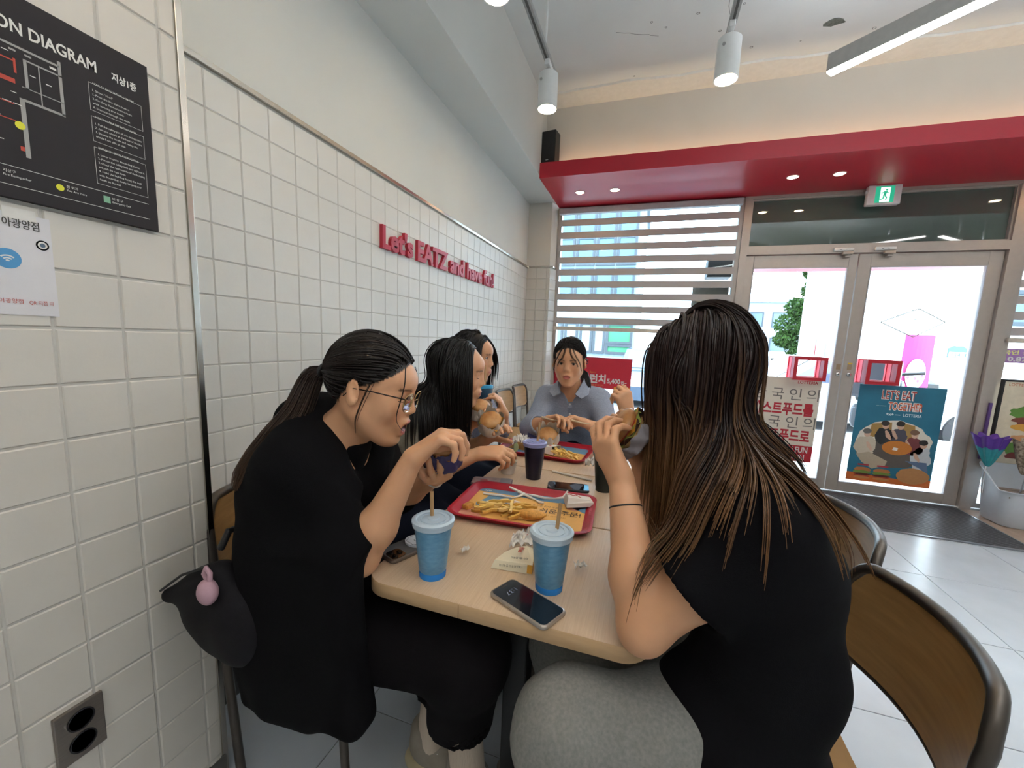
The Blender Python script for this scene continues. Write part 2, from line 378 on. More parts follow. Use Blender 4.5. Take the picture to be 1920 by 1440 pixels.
for x0, nm in ((2.672, 'left'), (2.958, 'right')):
    t = thing('door_sensor', 'white sensor box with a small bracket on the lintel above the %s door' % nm, 'sensor', (x0 + .07, YD - .05, 2.10), 'sensors on the door lintel')
    obj('housing', MB().box((x0, YD - .074, 2.094), (x0 + .141, YD - .05, 2.122), .006), M_white, t, smooth=True)
    obj('bracket', MB().box((x0 + .062, YD - .085, 2.066), (x0 + .135, YD - .05, 2.088), .003), mat('bracket_beige', 'c3b3a4', .4), t)
    obj('magnet', MB().box((x0 + .085, YD - .07, 2.045), (x0 + .125, YD - .02, 2.058), .003), M_alu, t)
    obj('indicator', MB().box((x0 + .04, YD - .0752, 2.104), (x0 + .055, YD - .074, 2.108)), M_black, t)
    obj('indicator', MB().box((x0 + .085, YD - .0752, 2.104), (x0 + .09, YD - .074, 2.108)), M_black, t)
# ================================================================== FIXTURES
LED = mat('led_white', 'fff6e8', emit=19, ecol='fbf9f6')
LEDadd = mat('led_added_uplight', 'fff6e8', emit=62, ecol='e6f0fb')  # glow for the unseen panels added on top of the bars
LEDs = mat('led_spot', 'fff2dc', emit=13, ecol='fff3e4')
LEDd = mat('led_downlight', 'fff0d8', emit=16, ecol='ffefd9')
M_trk = mat('track_grey', '9b9a97', .4)
M_trkd = mat('track_slot', '4c4a47', .5)
for x, y0, y1, nm in ((.568, .2, 2.64, 'left'), (1.52, .2, 2.66, 'middle')):
    t = thing('light_track', 'grey %s ceiling light track hung on thin rods' % nm, 'light track', (x, (y0 + y1) / 2, 2.84), 'ceiling light tracks')
    obj('rail', MB().box((x - .018, y0, 2.845), (x + .018, y1, 2.872), .002), M_trk, t)
    obj('slot', MB().box((x - .006, y0, 2.8438), (x + .006, y1, 2.846)), M_trkd, t)
    for yy in (2.40, 1.3, .5): obj('rod', MB().tube([(x + .012, yy, 2.87), (x + .012, yy, 3.2)], .006, 8), M_white, t)
def spot(x, y, lab):
    t = thing('track_spotlight', lab, 'spotlight', (x, y, 2.60), 'track spotlights')
    obj('adapter', MB().box((x - .014, y - .05, 2.815), (x + .014, y + .05, 2.846), .003), M_white, t)
    obj('stem', MB().tube([(x, y, 2.78), (x, y, 2.82)], .012, 12), M_white, t)
    b = obj('body', MB().lathe([(.0001, .19), (.05, .19), (.056, .184), (.058, .0), (.053, .0), (.052, .02)], (x, y, 2.60), 28), M_white, t, smooth=True)
    obj('screw', MB().tube([(x - .03, y - .0495, 2.74), (x - .03, y - .053, 2.74)], .008, 10), M_trk, b)
    obj('lens', MB().lathe([(.0001, .012), (.052, .012)], (x, y, 2.60), 28), LEDs, t)
spot(.572, 2.52, 'white cylinder spotlight nearest the loudspeaker')
spot(1.517, 2.48, 'white cylinder spotlight on the middle track')
spot(.568, 1.685, 'white cylinder spotlight cut off by the top of the photo')
for k, (x, y) in enumerate(((.568, .7), (1.52, 1.2), (1.52, .4))): spot(x, y, 'white cylinder spotlight above the table, out of the photo')
def bar(a, b, lab, hw=.026):
    a, b = np.array(a + (2.60,)), np.array(b + (2.60,)); d = (b - a); L_ = np.linalg.norm(d); d /= L_
    M = frameM(a, d, np.cross((0, 0, 1), d))
    t = thing('linear_light', lab, 'ceiling light', (a + b) / 2, 'pendant light bars')
    obj('housing', MB().box((0, -hw, .008), (L_, hw, .085), .002).xf(M), mat('bar_grey', 'a7a49f', .45), t)
    obj('diffuser', MB().box((.002, -hw + .004, 0), (L_ - .002, hw - .004, .010)).xf(M), LED, t)
    obj('added_up_panel', MB().box((.02, -hw + .010, .0851), (L_ - .02, hw - .010, .0854)).xf(M), LEDadd, t)  # added upward glow that brightens the ceiling, not a known part of the bar
    for f_ in (.3, .75):
        p = a + d * L_ * f_; obj('rod', MB().tube([p + (0, 0, .085), p + (0, 0, .6)], .006, 8), M_trk, t)
bar((1.985, 2.56), (3.0, 1.64), 'slanting light bar hanging at the top right of the room')
OUTL = 'slanting light bar hanging behind the camera, mirrored in the green glass'
for a, b in (((3.15, 1.62), (4.15, 2.52)), ((3.15, 1.45), (4.15, .55)), ((3.0, 1.42), (2.0, .52)), ((1.9, .35), (.9, -.55)), ((2.1, .35), (3.0, -.55)), ((2.1, -2.0), (3.0, -1.1)), ((.7, -1.6), (1.7, -.8)), ((4.3, 2.5), (5.3, 1.6))):
    bar(a, b, OUTL)
for x, lab in ((.553, 'leftmost round downlight in the red canopy'), (.859, 'second round downlight in the red canopy from the left'), (2.207, 'third round downlight in the red canopy from the left'), (2.512, 'round downlight in the red canopy beside the exit sign'), (3.95, 'round downlight in the red canopy beyond the right edge'), (4.25, 'last round downlight in the red canopy, beyond the right edge')):
    t = thing('downlight', lab, 'downlight', (x, 3.856, 2.578), 'canopy downlights')
    obj('ring', MB().lathe([(.043, .006), (.043, -.001), (.036, -.003), (.034, .003)], (x, 3.856, 2.582), 28), M_white, t, smooth=True)
    obj('lens', MB().lathe([(.0001, 0), (.035, 0)], (x, 3.856, 2.5815), 28), LEDd, t)
# loudspeaker on the canopy
t = thing('loudspeaker', 'small black loudspeaker standing on the left end of the red canopy', 'loudspeaker', (.345, 3.56, 2.702))
Ms = Matrix.Rotation(math.radians(-8), 4, 'Z'); Ms.translation = (.335, 3.545, 2.702)
obj('cabinet', MB().box((-.066, -.05, 0), (.066, .055, .258), .004).xf(Ms), M_black, t)
obj('grille', MB().box((-.060, -.056, .008), (.060, -.05, .25), .002).xf(Ms), mat('grille_black', '1b191a', .7, bump=.5, bscale=900), t)
obj('badge', MB().box((-.012, -.0575, .026), (.012, -.056, .033)).xf(Ms), M_chrome, t)
# exit sign
t = thing('exit_sign', 'white emergency exit box with a green running figure hanging from the red canopy', 'sign', (2.935, 4.20, 2.434))
obj('case', MB().box((2.826, 4.17, 2.434), (3.046, 4.225, 2.583), .006), mat('sign_white', 'e6dfe0', .4), t, smooth=True)
obj('button', MB().tube([(2.83, 4.197, 2.538), (2.818, 4.197, 2.538)], .012, 12), M_white, t)
Me = frameM((2.936, 4.17, 2.508), (1, 0, 0), (0, 0, 1))
M_exg = mat('exit_green', '27b08a', .4, emit=.5, ecol='2fc79a'); M_exw = mat('exit_white', 'eafff6', .4, emit=.9, ecol='e6fff4')
p = MB(); quadM(p, Me, -.062, -.060, .062, .064, .0008); face = obj('face', p, M_exg, t)
p = MB(); quadM(p, Me, -.030, -.056, .034, .055, .0014); obj('doorway', p, M_exw, face)
p = MB(); fig = MB()
polyM(fig, Me, ellpts(.010, .036, .008, .008), .002)
for q in ([(-.004, .026), (.014, .024), (.006, -.008), (-.010, -.004)], [(-.004, .026), (-.022, .014), (-.024, .002), (-.019, .001), (-.016, .012), (-.002, .019)],
          [(.012, .024), (.026, .012), (.022, .007), (.010, .016)], [(.006, -.006), (.018, -.022), (.012, -.044), (.005, -.043), (.010, -.023), (-.004, -.008)],
          [(-.010, -.003), (-.012, -.026), (-.030, -.036), (-.027, -.043), (-.004, -.030), (.0, -.008)]): polyM(fig, Me, q, .002)
obj('running_figure', fig, M_exg, face)
p = MB(); quadM(p, Me, -.062, -.060, -.040, .064, .0018); obj('door_leaf', p, M_exg, face)
# zebra blinds
def blind(x0, x1, zb, lab, tint):
    t = thing('zebra_blind', lab, 'blind', ((x0 + x1) / 2, 4.245, 2.50), 'striped window blinds')
    obj('head_box', MB().box((x0, 4.225, 2.515), (x1, 4.285, 2.572), .006), mat('blind_box', 'b9b8bb', .5), t)
    z = 2.432; mb_ = mat('blind_fabric', 'b7b0ad', .9, var=.03, scale=300, trans=.0, bump=.1, bscale=900)
    while z > zb + .04:
        def fn(u, v, z=z): return (x0 + .01 + u * (x1 - x0 - .02), 4.252 + .0015 * math.sin(u * 9 + z * 7), z - .031 + .062 * v)
        b = MB().grid(fn, 24, 2); V = np.concatenate(b.v); k = len(V)
        b.add(V + (0, .0012, 0), [tuple(reversed(q)) for q in b.f[:]])
        obj('band', b, mb_, t); z -= .1212
    obj('sheer', MB().add([(x0 + .012, 4.2545, zb), (x1 - .012, 4.2545, zb), (x1 - .012, 4.2545, 2.52), (x0 + .012, 4.2545, 2.52)], [(0, 1, 2, 3)]), glassmat('sheer_fabric', (.86, .9, .92), 0.0), t)
    obj('bottom_rail', MB().box((x0, 4.24, zb - .022), (x1, 4.266, zb + .016), .004), mat('rail_cream', 'cfc3b4', .5), t)
blind(.285, 1.945, 1.385, 'grey striped roller blind hanging in the window left of the doors', 0)
blind(3.90, 5.85, 1.40, 'grey striped roller blind in the window right of the doors', 0)
# ================================================================== SIGNS AND PRINT
# red lettering on the tile wall
t = thing('wall_lettering', "raised red slogan lettering reading Let's EATZ and have fun! on the white tiles", 'lettering', (0, 2.44, 1.66))
body = "Let's EATZ and have fun!"; SZ = .14
full, _ = textmesh(body, SZ, .0048); W0 = full[:, 0].max() - full[:, 0].min(); kx = 1.468 / W0; x00 = full[:, 0].min()
M_let = mat('letter_red', 'b5243a', .4, var=.02)
capH = textmesh('L', SZ, .0048)[0][:, 1].max(); kz = .103 / capH
for i, ch in enumerate(body):
    if ch == ' ': continue
    V, F = textmesh(ch, SZ, .0048, .009); pv, _ = textmesh(body[:i + 1], SZ, .0048)
    x = pv[:, 0].max() - V[:, 0].max()
    V = V + (x - x00, 0, .009 + .0012); V = V * (kx, kz, 1)
    obj('letter', MB().add(V, F).xf(frameM((.0, 1.705, 1.660), (0, 1, 0), (0, 0, 1))), M_let, t)
# evacuation diagram board (local: x along +Y from board right edge backwards)
M_bd = mat('board_black', '2b2628', .6, var=.03, spec=.25); M_ink = mat('print_white', 'dcd8d2', .6); M_inkg = mat('print_grey', '9c9894', .6)
M_inkr = mat('print_red', 'b8402f', .6); M_inky = mat('print_yellow', 'd9d335', .6); M_inkgr = mat('print_green', '7fae8e', .6)
BX = NX + .0125
t = obj('evacuation_board', MB().box((NX + .002, .10, 1.449), (BX, .625, 1.772), .0008), M_bd)
tag(t, 'black evacuation diagram board mounted on the tiled near wall', 'sign')
Mb = frameM((BX, 0, 0), (0, 1, 0), (0, 0, 1))      # u = y, v = z
def onb(nm, bdy, y, z, size, m, width=None, off=0, align='LEFT'): return text(nm, bdy, frameM((BX, y, z), (0, 1, 0), (0, 0, 1)), size, m, t, width, off, 0, align, lift=.0004)
onb('title_text', 'EVACUATION DIAGRAM', .318, 1.7125, .0262, M_ink, .221, .0006)
onb('floor_text', '지상1층', .5625, 1.7135, .0165, M_ink, .040, .0004)
def box_outline(mb, y0, z0, y1, z1, w=.0006):
    for q in ((y0, z0, y1, z0 + w), (y0, z1 - w, y1, z1), (y0, z0, y0 + w, z1), (y1 - w, z0, y1, z1)): quadM(mb, Mb, *q, .0005)
pr = MB()
for y0, z0, y1, z1 in ((.5255, 1.642, .609, 1.690), (.5255, 1.588, .609, 1.632), (.5255, 1.513, .609, 1.578)): box_outline(pr, y0, z0, y1, z1, .0005)
for q in ((.14, 1.5, .609, 1.5008), (.14, 1.470, .609, 1.4708)): quadM(pr, Mb, *q, .0005)
obj('frame_lines', pr, M_ink, t)
for z, s in ((1.6925, 'HOW TO EVACUATE IN CASE FIRE'), (1.6345, 'HOW TO USE A FIRE EXTINGUISHER'), (1.5805, 'EMERGENCY DEVICE INSTRUCTIONS')): onb('heading_text', s, .532, z - .0035, .0048, M_ink, .064)
lines = [(1.680, '1. Shout "Fire!"'), (1.6725, '2. Press the fire alarm button'), (1.665, '3. Go along the evacuation route'), (1.6575, 'while covering your mouth'), (1.650, '4. Evacuate through the stairs'),
         (1.622, '1. Pull the safety pin of the extinguisher'), (1.6145, '2. Aim the nozzle at the base of the fire'), (1.607, '3. Squeeze the handle and sweep the'), (1.5995, 'nozzle from side to side'),
         (1.568, '1. Lower in order descending device'), (1.5605, '2. Put on the safety belt and tighten it'), (1.553, '3. Check the reel outside of the building'), (1.5455, 'and push the rope down'), (1.538, '4. Hold the building facing the wall'), (1.5305, 'with descending slowly, keeping your'), (1.523, 'hands on the wall')]
for z, s in lines: onb('body_text', s, .530, z - .003, .0050, M_ink, min(.075, .0019 * len(s)))
pr = MB(); gl = MB(); rl = MB()
for q in ((.30, 1.690, .487, 1.6935), (.4845, 1.612, .489, 1.700), (.437, 1.6105, .489, 1.6145), (.4325, 1.521, .4385, 1.614), (.4415, 1.632, .4455, 1.676), (.4415, 1.675, .489, 1.6775), (.459, 1.6115, .4605, 1.676), (.437, 1.632, .489, 1.6335)): quadM(pr, Mb, *q, .0005)
for k in range(9): quadM(pr, Mb, .30 + .018 * k, 1.683, .308 + .018 * k, 1.686, .0006)
obj('plan_walls', pr, M_inkg, t)
for q in ((.415, 1.667, .431, 1.669), (.4295, 1.650, .4325, 1.672), (.33, 1.60, .425, 1.6015), (.33, 1.574, .425, 1.5755), (.412, 1.633, .4295, 1.640), (.427, 1.530, .432, 1.537), (.33, 1.545, .40, 1.548)): quadM(rl, Mb, *q, .0006)
obj('route_lines', rl, M_inkr, t)
for k in range(26): quadM(gl, Mb, *(lambda y, z, w: (y, z, y + w, z + .0012))(rr.uniform(.31, .425), rr.uniform(1.525, 1.685), rr.uniform(.004, .010)), .0006)
quadM(gl, Mb, .474, 1.682, .4825, 1.6855, .0006); quadM(gl, Mb, .448, 1.655, .455, 1.6565, .0006); quadM(gl, Mb, .467, 1.652, .474, 1.6535, .0006)
obj('plan_marks', gl, M_ink, t)
yl = MB(); polyM(yl, Mb, ellpts(.4295, 1.5695, .0062, .0062), .0008); polyM(yl, Mb, ellpts(.4715, 1.4865, .0055, .0055), .0008); obj('you_are_here_dot', yl, M_inky, t)
gr_ = MB(); quadM(gr_, Mb, .533, 1.4815, .5435, 1.4935, .0008); obj('exit_symbol', gr_, M_inkgr, t)
onb('legend_text', '현 위치', .480, 1.4895, .0055, M_ink); onb('legend_text', 'You Are Here', .480, 1.4835, .0048, M_ink)
onb('legend_text', '비 상 구', .5465, 1.4895, .0055, M_ink); onb('legend_text', 'Emergency Exit', .5465, 1.4835, .0048, M_ink)
onb('legend_text', '지상구', .403, 1.4895, .0055, M_ink); onb('legend_text', 'Fire Extinguisher', .403, 1.4835, .0048, M_ink)
# laminated notice below (its code is left out)
nb = obj('laminated_notice', MB().box((NX + .0015, .30, 1.258), (NX + .0025, .457, 1.428), .0), mat('laminate', 'd8d4d6', .18, var=.02, coat=.6))
tag(nb, 'laminated white paper notice taped under the black board', 'notice')
Mn = frameM((NX + .0027, 0, 0), (0, 1, 0), (0, 0, 1))
text('heading_text', '아광양점', frameM((NX + .0026, .398, 1.405), (0, 1, 0), (0, 0, 1)), .0165, mat('print_brown', '3c3834', .6), nb, .044, .0003)
text('footer_text', '아광양점', frameM((NX + .0026, .384, 1.278), (0, 1, 0), (0, 0, 1)), .0085, M_inkr, nb, .028)
text('footer_text', 'QR 지점 의', frameM((NX + .0026, .4195, 1.277), (0, 1, 0), (0, 0, 1)), .0085, M_inkr, nb, .030)
p = MB(); polyM(p, Mn, ellpts(.4445, 1.381, .0085, .0085), .0003); polyM(p, Mn, ellpts(.4445, 1.381, .0085, .0085), .0003); o1 = obj('round_mark', p, mat('print_dark', '2c2c30', .5), nb)
p = MB(); polyM(p, Mn, ellpts(.4445, 1.381, .0062, .0062), .0005); obj('ring_gap', p, M_ink, nb)
p = MB(); polyM(p, Mn, ellpts(.4445, 1.381, .0036, .0036), .0007); obj('ring_core', p, mat('print_bluegrey', '5c6d80', .5), nb)
p = MB(); polyM(p, Mn, ellpts(.400, 1.351, .0165, .0165, 28), .0003); bd = obj('blue_disc', p, mat('print_blue', '4a8fc0', .5), nb)
p = MB()
for r in (.004, .008, .012):
    pts = [(.400 + r * math.cos(a), 1.345 + r * math.sin(a)) for a in np.linspace(.8, 2.34, 9)] + [(.400 + (r - .0022) * math.cos(a), 1.345 + (r - .0022) * math.sin(a)) for a in np.linspace(2.34, .8, 9)]
    polyM(p, Mn, pts, .0006)
obj('wireless_symbol', p, M_ink, bd)
p = MB()
for y0, y1, z in ((.40, .44, 1.424), (.33, .37, 1.425)): obj('clear_tape', MB().box((NX + .0026, y0, z - .008), (NX + .003, y1, z + .012)), mat('tape', 'ded9d2', .12, coat=1), nb)
# wall socket
t = thing('wall_socket', 'brushed steel double wall socket with two black round outlets low on the near wall', 'socket', (NX, .419, .372))
pm = MB().box((NX + .0005, .381, .374), (NX + .009, .457, .489), .002); obj('plate', pm, mat('socket_steel', '8a8078', .32, .9, stretch=(1, 1, 12), scale=60, var=.08), t)
for zz in (.457, .408):
    Mk = frameM((NX + .009, .420, zz), (0, 1, 0), (0, 0, 1))
    oo = obj('outlet', MB().lathe([(.0215, .0), (.0215, .0018), (.019, .0018), (.018, -.006), (.0001, -.006)], n=28).xf(Mk), mat('socket_black', '17151a', .3), t, smooth=True)
    obj('pin_hole', MB().lathe([(.0028, .0003), (.0001, .0003)], (-.008, 0, -.0058), 10).lathe([(.0028, .0003), (.0001, .0003)], (.008, 0, -.0058), 10).xf(Mk), mat('hole_black', '050505', .8), oo)
# posters on the doors, banner and stickers on the glass -------------------
GY = YD - .0015
def poster(nm, lab, cat, x0, z0, x1, z1, m, y=None, th=.0012):
    y = GY if y is None else y
    o = obj(nm, MB().box((x0, y - th, z0), (x1, y, z1)), m); tag(o, lab, cat)
    return o, frameM(((x0 + x1) / 2, y - th, z0), (1, 0, 0), (0, 0, 1)), x1 - x0, z1 - z0
M_cr = mat('paper_cream', 'd9cdbd', .6, var=.02); M_pred = mat('print_crimson', 'b3202f', .55, var=.02); M_thin = mat('print_thin', '6d6460', .6)
po, Mp, w, h = poster('door_poster', 'cream poster with red Korean lettering on the left glass door', 'poster', 2.205, .235, 2.745, 1.005, M_cr)
def pt(par, Mx, nm, s, x, y, size, m, width=None, off=0., align='LEFT', lift=.0004):
    Mt = Mx.copy(); Mt[:3, 3] = Mx[:3, 3] + Mx[:3, 0] * x + Mx[:3, 1] * y
    return text(nm, s, Mt, size, m, par, width, off, 0, align, lift=lift)
pt(po, Mp, 'brand_text', 'LOTTERIA', .085, .720, .036, M_pred, .155, .0008)
for k, (yy, sz) in enumerate(((.575, .12), (.315, .12))):
    for i, ch in enumerate('한국인의'): pt(po, Mp, 'thin_text', ch, -.25 + .137 * i, yy, sz, M_thin, .095)
for yy, s in ((.435, '패스트푸드를'), (.190, '패스트푸드로')): pt(po, Mp, 'bold_text', s, -.255, yy, .125, M_pred, .49, .0045)
p = MB(); quadM(p, Mp, -.27, 0.0, .27, .150, .0004); rb = obj('red_band', p, M_pred, po)
pt(rb, Mp, 'band_text', 'FUN FUN FUN', -.10, .085, .075, M_ink, .33, .002, lift=.001); pt(rb, Mp, 'band_text', 'FUN FUN FUN', -.12, .012, .075, M_ink, .33, .002, lift=.001)
po, Mp, w, h = poster('door_poster', 'teal poster of people around a table with LET\'S EAT TOGETHER lettering on the right door', 'poster', 3.026, .126, 3.622, .985, mat('poster_teal', '27708a', .45, var=.12, scale=6))
C_ = lambda c: mat('print_' + c, c, .5, var=.04, scale=60)
def flat(par, nm, pts, c, z):
    p = MB(); polyM(p, Mp, pts, z); return obj(nm, p, C_(c), par)
pt(po, Mp, 'headline', "LET'S EAT", -.135, .745, .105, C_('f0e7df'), .235, .006, lift=.0004); pt(po, Mp, 'headline', "LET'S EAT", -.135, .745, .105, C_('b43a2c'), .235, .0005, lift=.001)
pt(po, Mp, 'headline', 'TOGETHER', -.075, .655, .092, C_('f0e7df'), .235, .007, lift=.0006); pt(po, Mp, 'headline', 'TOGETHER', -.075, .655, .092, C_('d2572a'), .235, .001, lift=.0014)
pt(po, Mp, 'brand_text', 'LOTTERIA', .035, .603, .034, C_('e9eef0'), .125, .0005)
pt(po, Mp, 'small_text', '+x+ —', -.085, .603, .034, C_('e9eef0'), .10, .001)
pt(po, Mp, 'small_text', '— ——', -.16, .675, .03, C_('dfe6ea'), .07)
def blob(cx, cy, rx, ry, n=18, a=0, j=.08, s=1):
    r2 = np.random.default_rng(int(abs(cx * 1e4) + abs(cy * 1e3)) + s)
    return [(x + r2.normal(0, j * rx), y + r2.normal(0, j * ry)) for x, y in ellpts(cx, cy, rx, ry, n, a)]
halo = flat(po, 'cutout_edge', blob(-.005, .36, .265, .205, 30, 0, .03), 'e6ddcf', .0003)
flat(halo, 'sofa', [(-.18, .40), (-.17, .52), (-.03, .545), (-.02, .42)], 'a98348', .0005); flat(halo, 'sofa', [(.02, .42), (.03, .545), (.13, .53), (.15, .40)], 'a98348', .0005)
fl_ = flat(po, 'ground', blob(0, .27, .24, .13, 24, 0, .03, 3), '5d544e', .0006)
for cx, cy, sw, sh, c1, c2, c3 in ((-.075, .44, .062, .075, '28282c', '3a2c26', 'cfa58c'), (.03, .45, .06, .07, '4d4a57', '2e2723', 'd0a68e'), (-.195, .33, .075, .105, 'c9bba7', '6d6a66', 'd3ad97'), (.135, .37, .07, .085, '7a3a3c', '7c5a46', 'd3ad97'), (.205, .27, .072, .105, 'c7c9cc', '2a2422', 'd0a68e')):
    f1 = flat(po, 'figure_shirt', blob(cx, cy - .02, sw, sh), c1, .0008)
    flat(f1, 'figure_face', ellpts(cx + .004, cy + sh * .95, .024, .03), c3, .0012); flat(f1, 'figure_hair', blob(cx, cy + sh * .95 + .022, .031, .024, 16, 0, .04), c2, .0014)
    flat(f1, 'figure_arm', blob(cx + (.03 if cx < 0 else -.03), cy - .01, .014, .045, 12, .5), c3, .0013)
flat(po, 'figure_legs', [(-.25, .24), (-.16, .27), (-.02, .20), (-.03, .16), (-.12, .12), (-.20, .17)], 'b1a08a', .0010); flat(po, 'figure_legs', [(.10, .22), (.20, .17), (.27, .13), (.25, .22)], '5b6f8d', .0010)
flat(po, 'round_table', ellpts(.03, .325, .105, .062, 28), 'c97b30', .0018); flat(po, 'napkin', [(.0, .305), (.035, .30), (.04, .325), (.008, .33)], 'eae2dc', .0022)
flat(po, 'table_front', [(-.298, 0), (.298, 0), (.298, .07), (.10, .05), (-.298, .075)], 'c9662b', .0009)
for cx in (-.185, -.045):
    b1 = flat(po, 'burger_bun', blob(cx, .105, .062, .022, 18, 0, .02), 'b4713f', .0016); flat(b1, 'lettuce', blob(cx, .082, .068, .014, 22, 0, .08), '6f8a3c', .002)
    flat(b1, 'patty', blob(cx, .062, .064, .011, 18, 0, .05), '5a2a22', .0022); flat(b1, 'tomato', blob(cx, .048, .06, .007, 18, 0, .05), 'b0402f', .0023); flat(b1, 'burger_heel', blob(cx, .034, .06, .012, 18, 0, .03), 'bf8149', .0024)
    p = MB(); quadM(p, Mp, cx - .04, .142, cx + .04, .156, .0018); obj('price_strip', p, C_('b03340'), po)
flat(po, 'big_bun', blob(.17, .09, .115, .07, 24, 0, .02, 5), 'b98252', .0017)
# bowl sticker on the outer face of the right door, read in mirror writing
t = thing('door_sticker', 'faint drawing of a bowl on a tray with mirrored lettering on the right door glass', 'sticker', (3.32, YD + .009, 1.40))
Mq = frameM((3.32, YD + .010, 1.40), (1, 0, 0), (0, 0, 1))
M_gold = mat('sticker_gold', 'b59a56', .5, alpha=.75); M_sg = mat('sticker_grey', '77766f', .5); M_st = mat('sticker_teal', '8fb3b5', .6, alpha=.6)
for s, x, y, sz in (('라', .168, .232, .07), ('이', .105, .255, .07), ('스', .045, .265, .062), ('부', -.04, .258, .06), ('타', -.10, .245, .07), ('로', -.165, .232, .07)):
    Mt = frameM((3.32 + x, YD + .010, 1.40 + y), (1, 0, 0), (0, 0, 1)); text('mirrored_text', s, Mt, sz, M_gold, t, .052, .001, 0, 'CENTER', flip=True, lift=0)
p = MB()
dq = [(-.215, .118), (.02, 0.0), (.215, .128), (.03, .235)]
for i in range(4):
    a, b = np.array(dq[i]), np.array(dq[(i + 1) % 4])
    p.tube([(3.32 + a[0], YD + .011, 1.40 + a[1]), (3.32 + b[0], YD + .011, 1.40 + b[1])], .0035, 6)
obj('tray_outline', p, M_sg, t)
p = MB()
for r in (.105, .118): p.tube([(3.32 + .0 + r * math.cos(a), YD + .011, 1.40 + .135 + r * .82 * math.sin(a)) for a in np.linspace(0, 2 * math.pi, 40)[:-1]], .002, 5, closed=True)
for k in range(46):
    a0, r0, l = rr.uniform(0, 6.3), rr.uniform(0, .09), rr.uniform(.3, 1.5)
    cx, cz = 3.32 + r0 * math.cos(a0), 1.535 + r0 * .8 * math.sin(a0); rr_ = rr.uniform(.006, .02)
    p.tube([(cx + rr_ * math.cos(q), YD + .011, cz + rr_ * math.sin(q)) for q in np.linspace(a0, a0 + l * 2, 6)], .0014, 4)
obj('bowl_drawing', p, M_st, t)
# red lunch banner on the window
po, Mp, w, h = poster('window_banner', 'red lunch banner with white price 5,400 on the left window', 'banner', .30, .775, 1.107, 1.095, mat('banner_red', 'c42336', .5, var=.02, emit=0))
pt(po, Mp, 'headline', '리아런치', -.19, .062, .098, M_ink, .335, .0035); pt(po, Mp, 'price', '5,400', .165, .060, .066, M_ink, .135, .0028); pt(po, Mp, 'price', '원~', .305, .060, .034, M_ink, .058, .001)
pt(po, Mp, 'hours', '11am ~ 2pm', -.15, .158, .026, mat('print_orange', 'd98a35', .5), .19); pt(po, Mp, 'small_text', '아광양점 한국인의', -.06, .022, .024, mat('print_orange', 'd98a35', .5), .19)
p = MB(); quadM(p, Mp, .24, .004, .4, .026, .0005); obj('gold_strip', p, mat('print_orange', 'd98a35', .5), po)
# purple notice on the right window
po, Mp, w, h = poster('window_notice', 'purple notice strip with a phone number on the right window', 'notice', 3.872, 1.222, 4.55, 1.333, mat('notice_purple', 'a77bb5', .5))
pt(po, Mp, 'notice_text', 'e국인 상운지', -.325, .068, .038, mat('print_pale_yellow', 'e6e58a', .5), .30, .001); pt(po, Mp, 'notice_text', '010.8761.6', -.325, .014, .048, M_ink, .30, .0015)
# ================================================================== DOOR MAT, BIN, UMBRELLAS, BOARD
mt = thing('door_mat', 'long grey ribbed aluminium entrance mat in front of the doors', 'mat', (2.88, 3.86, 0))
MX0, MX1, MY0, MY1 = 1.93, 3.80, 3.455, 4.262
obj('mat_frame', MB().box((MX0, MY0, -.002), (MX1, MY0 + .022, .008), .002).box((MX0, MY1 - .018, -.002), (MX1, MY1, .008), .002).box((MX1 - .016, MY0, -.002), (MX1, MY1, .008), .002).box((MX0, MY0, -.002), (MX0 + .016, MY1, .008), .002), mat('mat_alu', '8f9194', .3, .9), mt)
obj('mat_bed', MB().box((MX0 + .016, MY0 + .022, -.002), (MX1 - .016, MY1 - .018, .0005)), mat('mat_black', '2c2b2d', .9), mt)
M_rib = mat('mat_rib', '6e6d70', .4, .6); M_rib2 = mat('mat_carpet', '454347', .95, bump=.6, bscale=900)
nr = 34
for k in range(nr):
    y = MY0 + .026 + (MY1 - MY0 - .05) * k / nr; dy = (MY1 - MY0 - .05) / nr
    obj('rib', MB().box((MX0 + .018, y, 0), (MX1 - .018, y + dy * .34, .006)), M_rib, mt)
    obj('carpet_strip', MB().box((MX0 + .018, y + dy * .4, 0), (MX1 - .018, y + dy * .95, .0045)), M_rib2, mt)
struct(obj('trim_5', MB().box((3.80, 3.30, -.003), (6.0, 4.26, .002)), mat('terracotta_strip', 'a8917f', .6, var=.08)), 'tan floor strip right of the mat')
# translucent white bin with a lowered front
def bin_ring(z, e): return rrect(3.835 - e, 3.875 - e, 4.62 + e, 4.185 + e * .5, .07, 6)
def rimz(y):
    u = min(1, max(0, (y - 3.96) / .22)); return (.285 + .150 * u * u * (3 - 2 * u)) / .445
bt = thing('umbrella_bin', 'milky white plastic tub under the right window holding umbrellas', 'bin', (4.2, 4.03, .002))
lv = [(.004, -.04), (.02, -.028), (.25, -.008), (.43, .006), (.436, .020), (.445, .020), (.445, .006), (.43, 0), (.25, -.014), (.03, -.036), (.03, -.06)]
mb = MB(); vs = []; n_ = len(bin_ring(0, 0))
for z, e in lv: vs += [(x, y, z * (rimz(y) if z > .1 else 1)) for x, y in bin_ring(z, e)]
mb.add(vs, [(i * n_ + k, i * n_ + (k + 1) % n_, (i + 1) * n_ + (k + 1) % n_, (i + 1) * n_ + k) for i in range(len(lv) - 1) for k in range(n_)] + [tuple(range(n_ - 1, -1, -1)), tuple(range((len(lv) - 1) * n_, len(lv) * n_))])
obj('tub', mb, mat('tub_plastic', 'cdd3dc', .35, var=.02), bt, smooth=True)
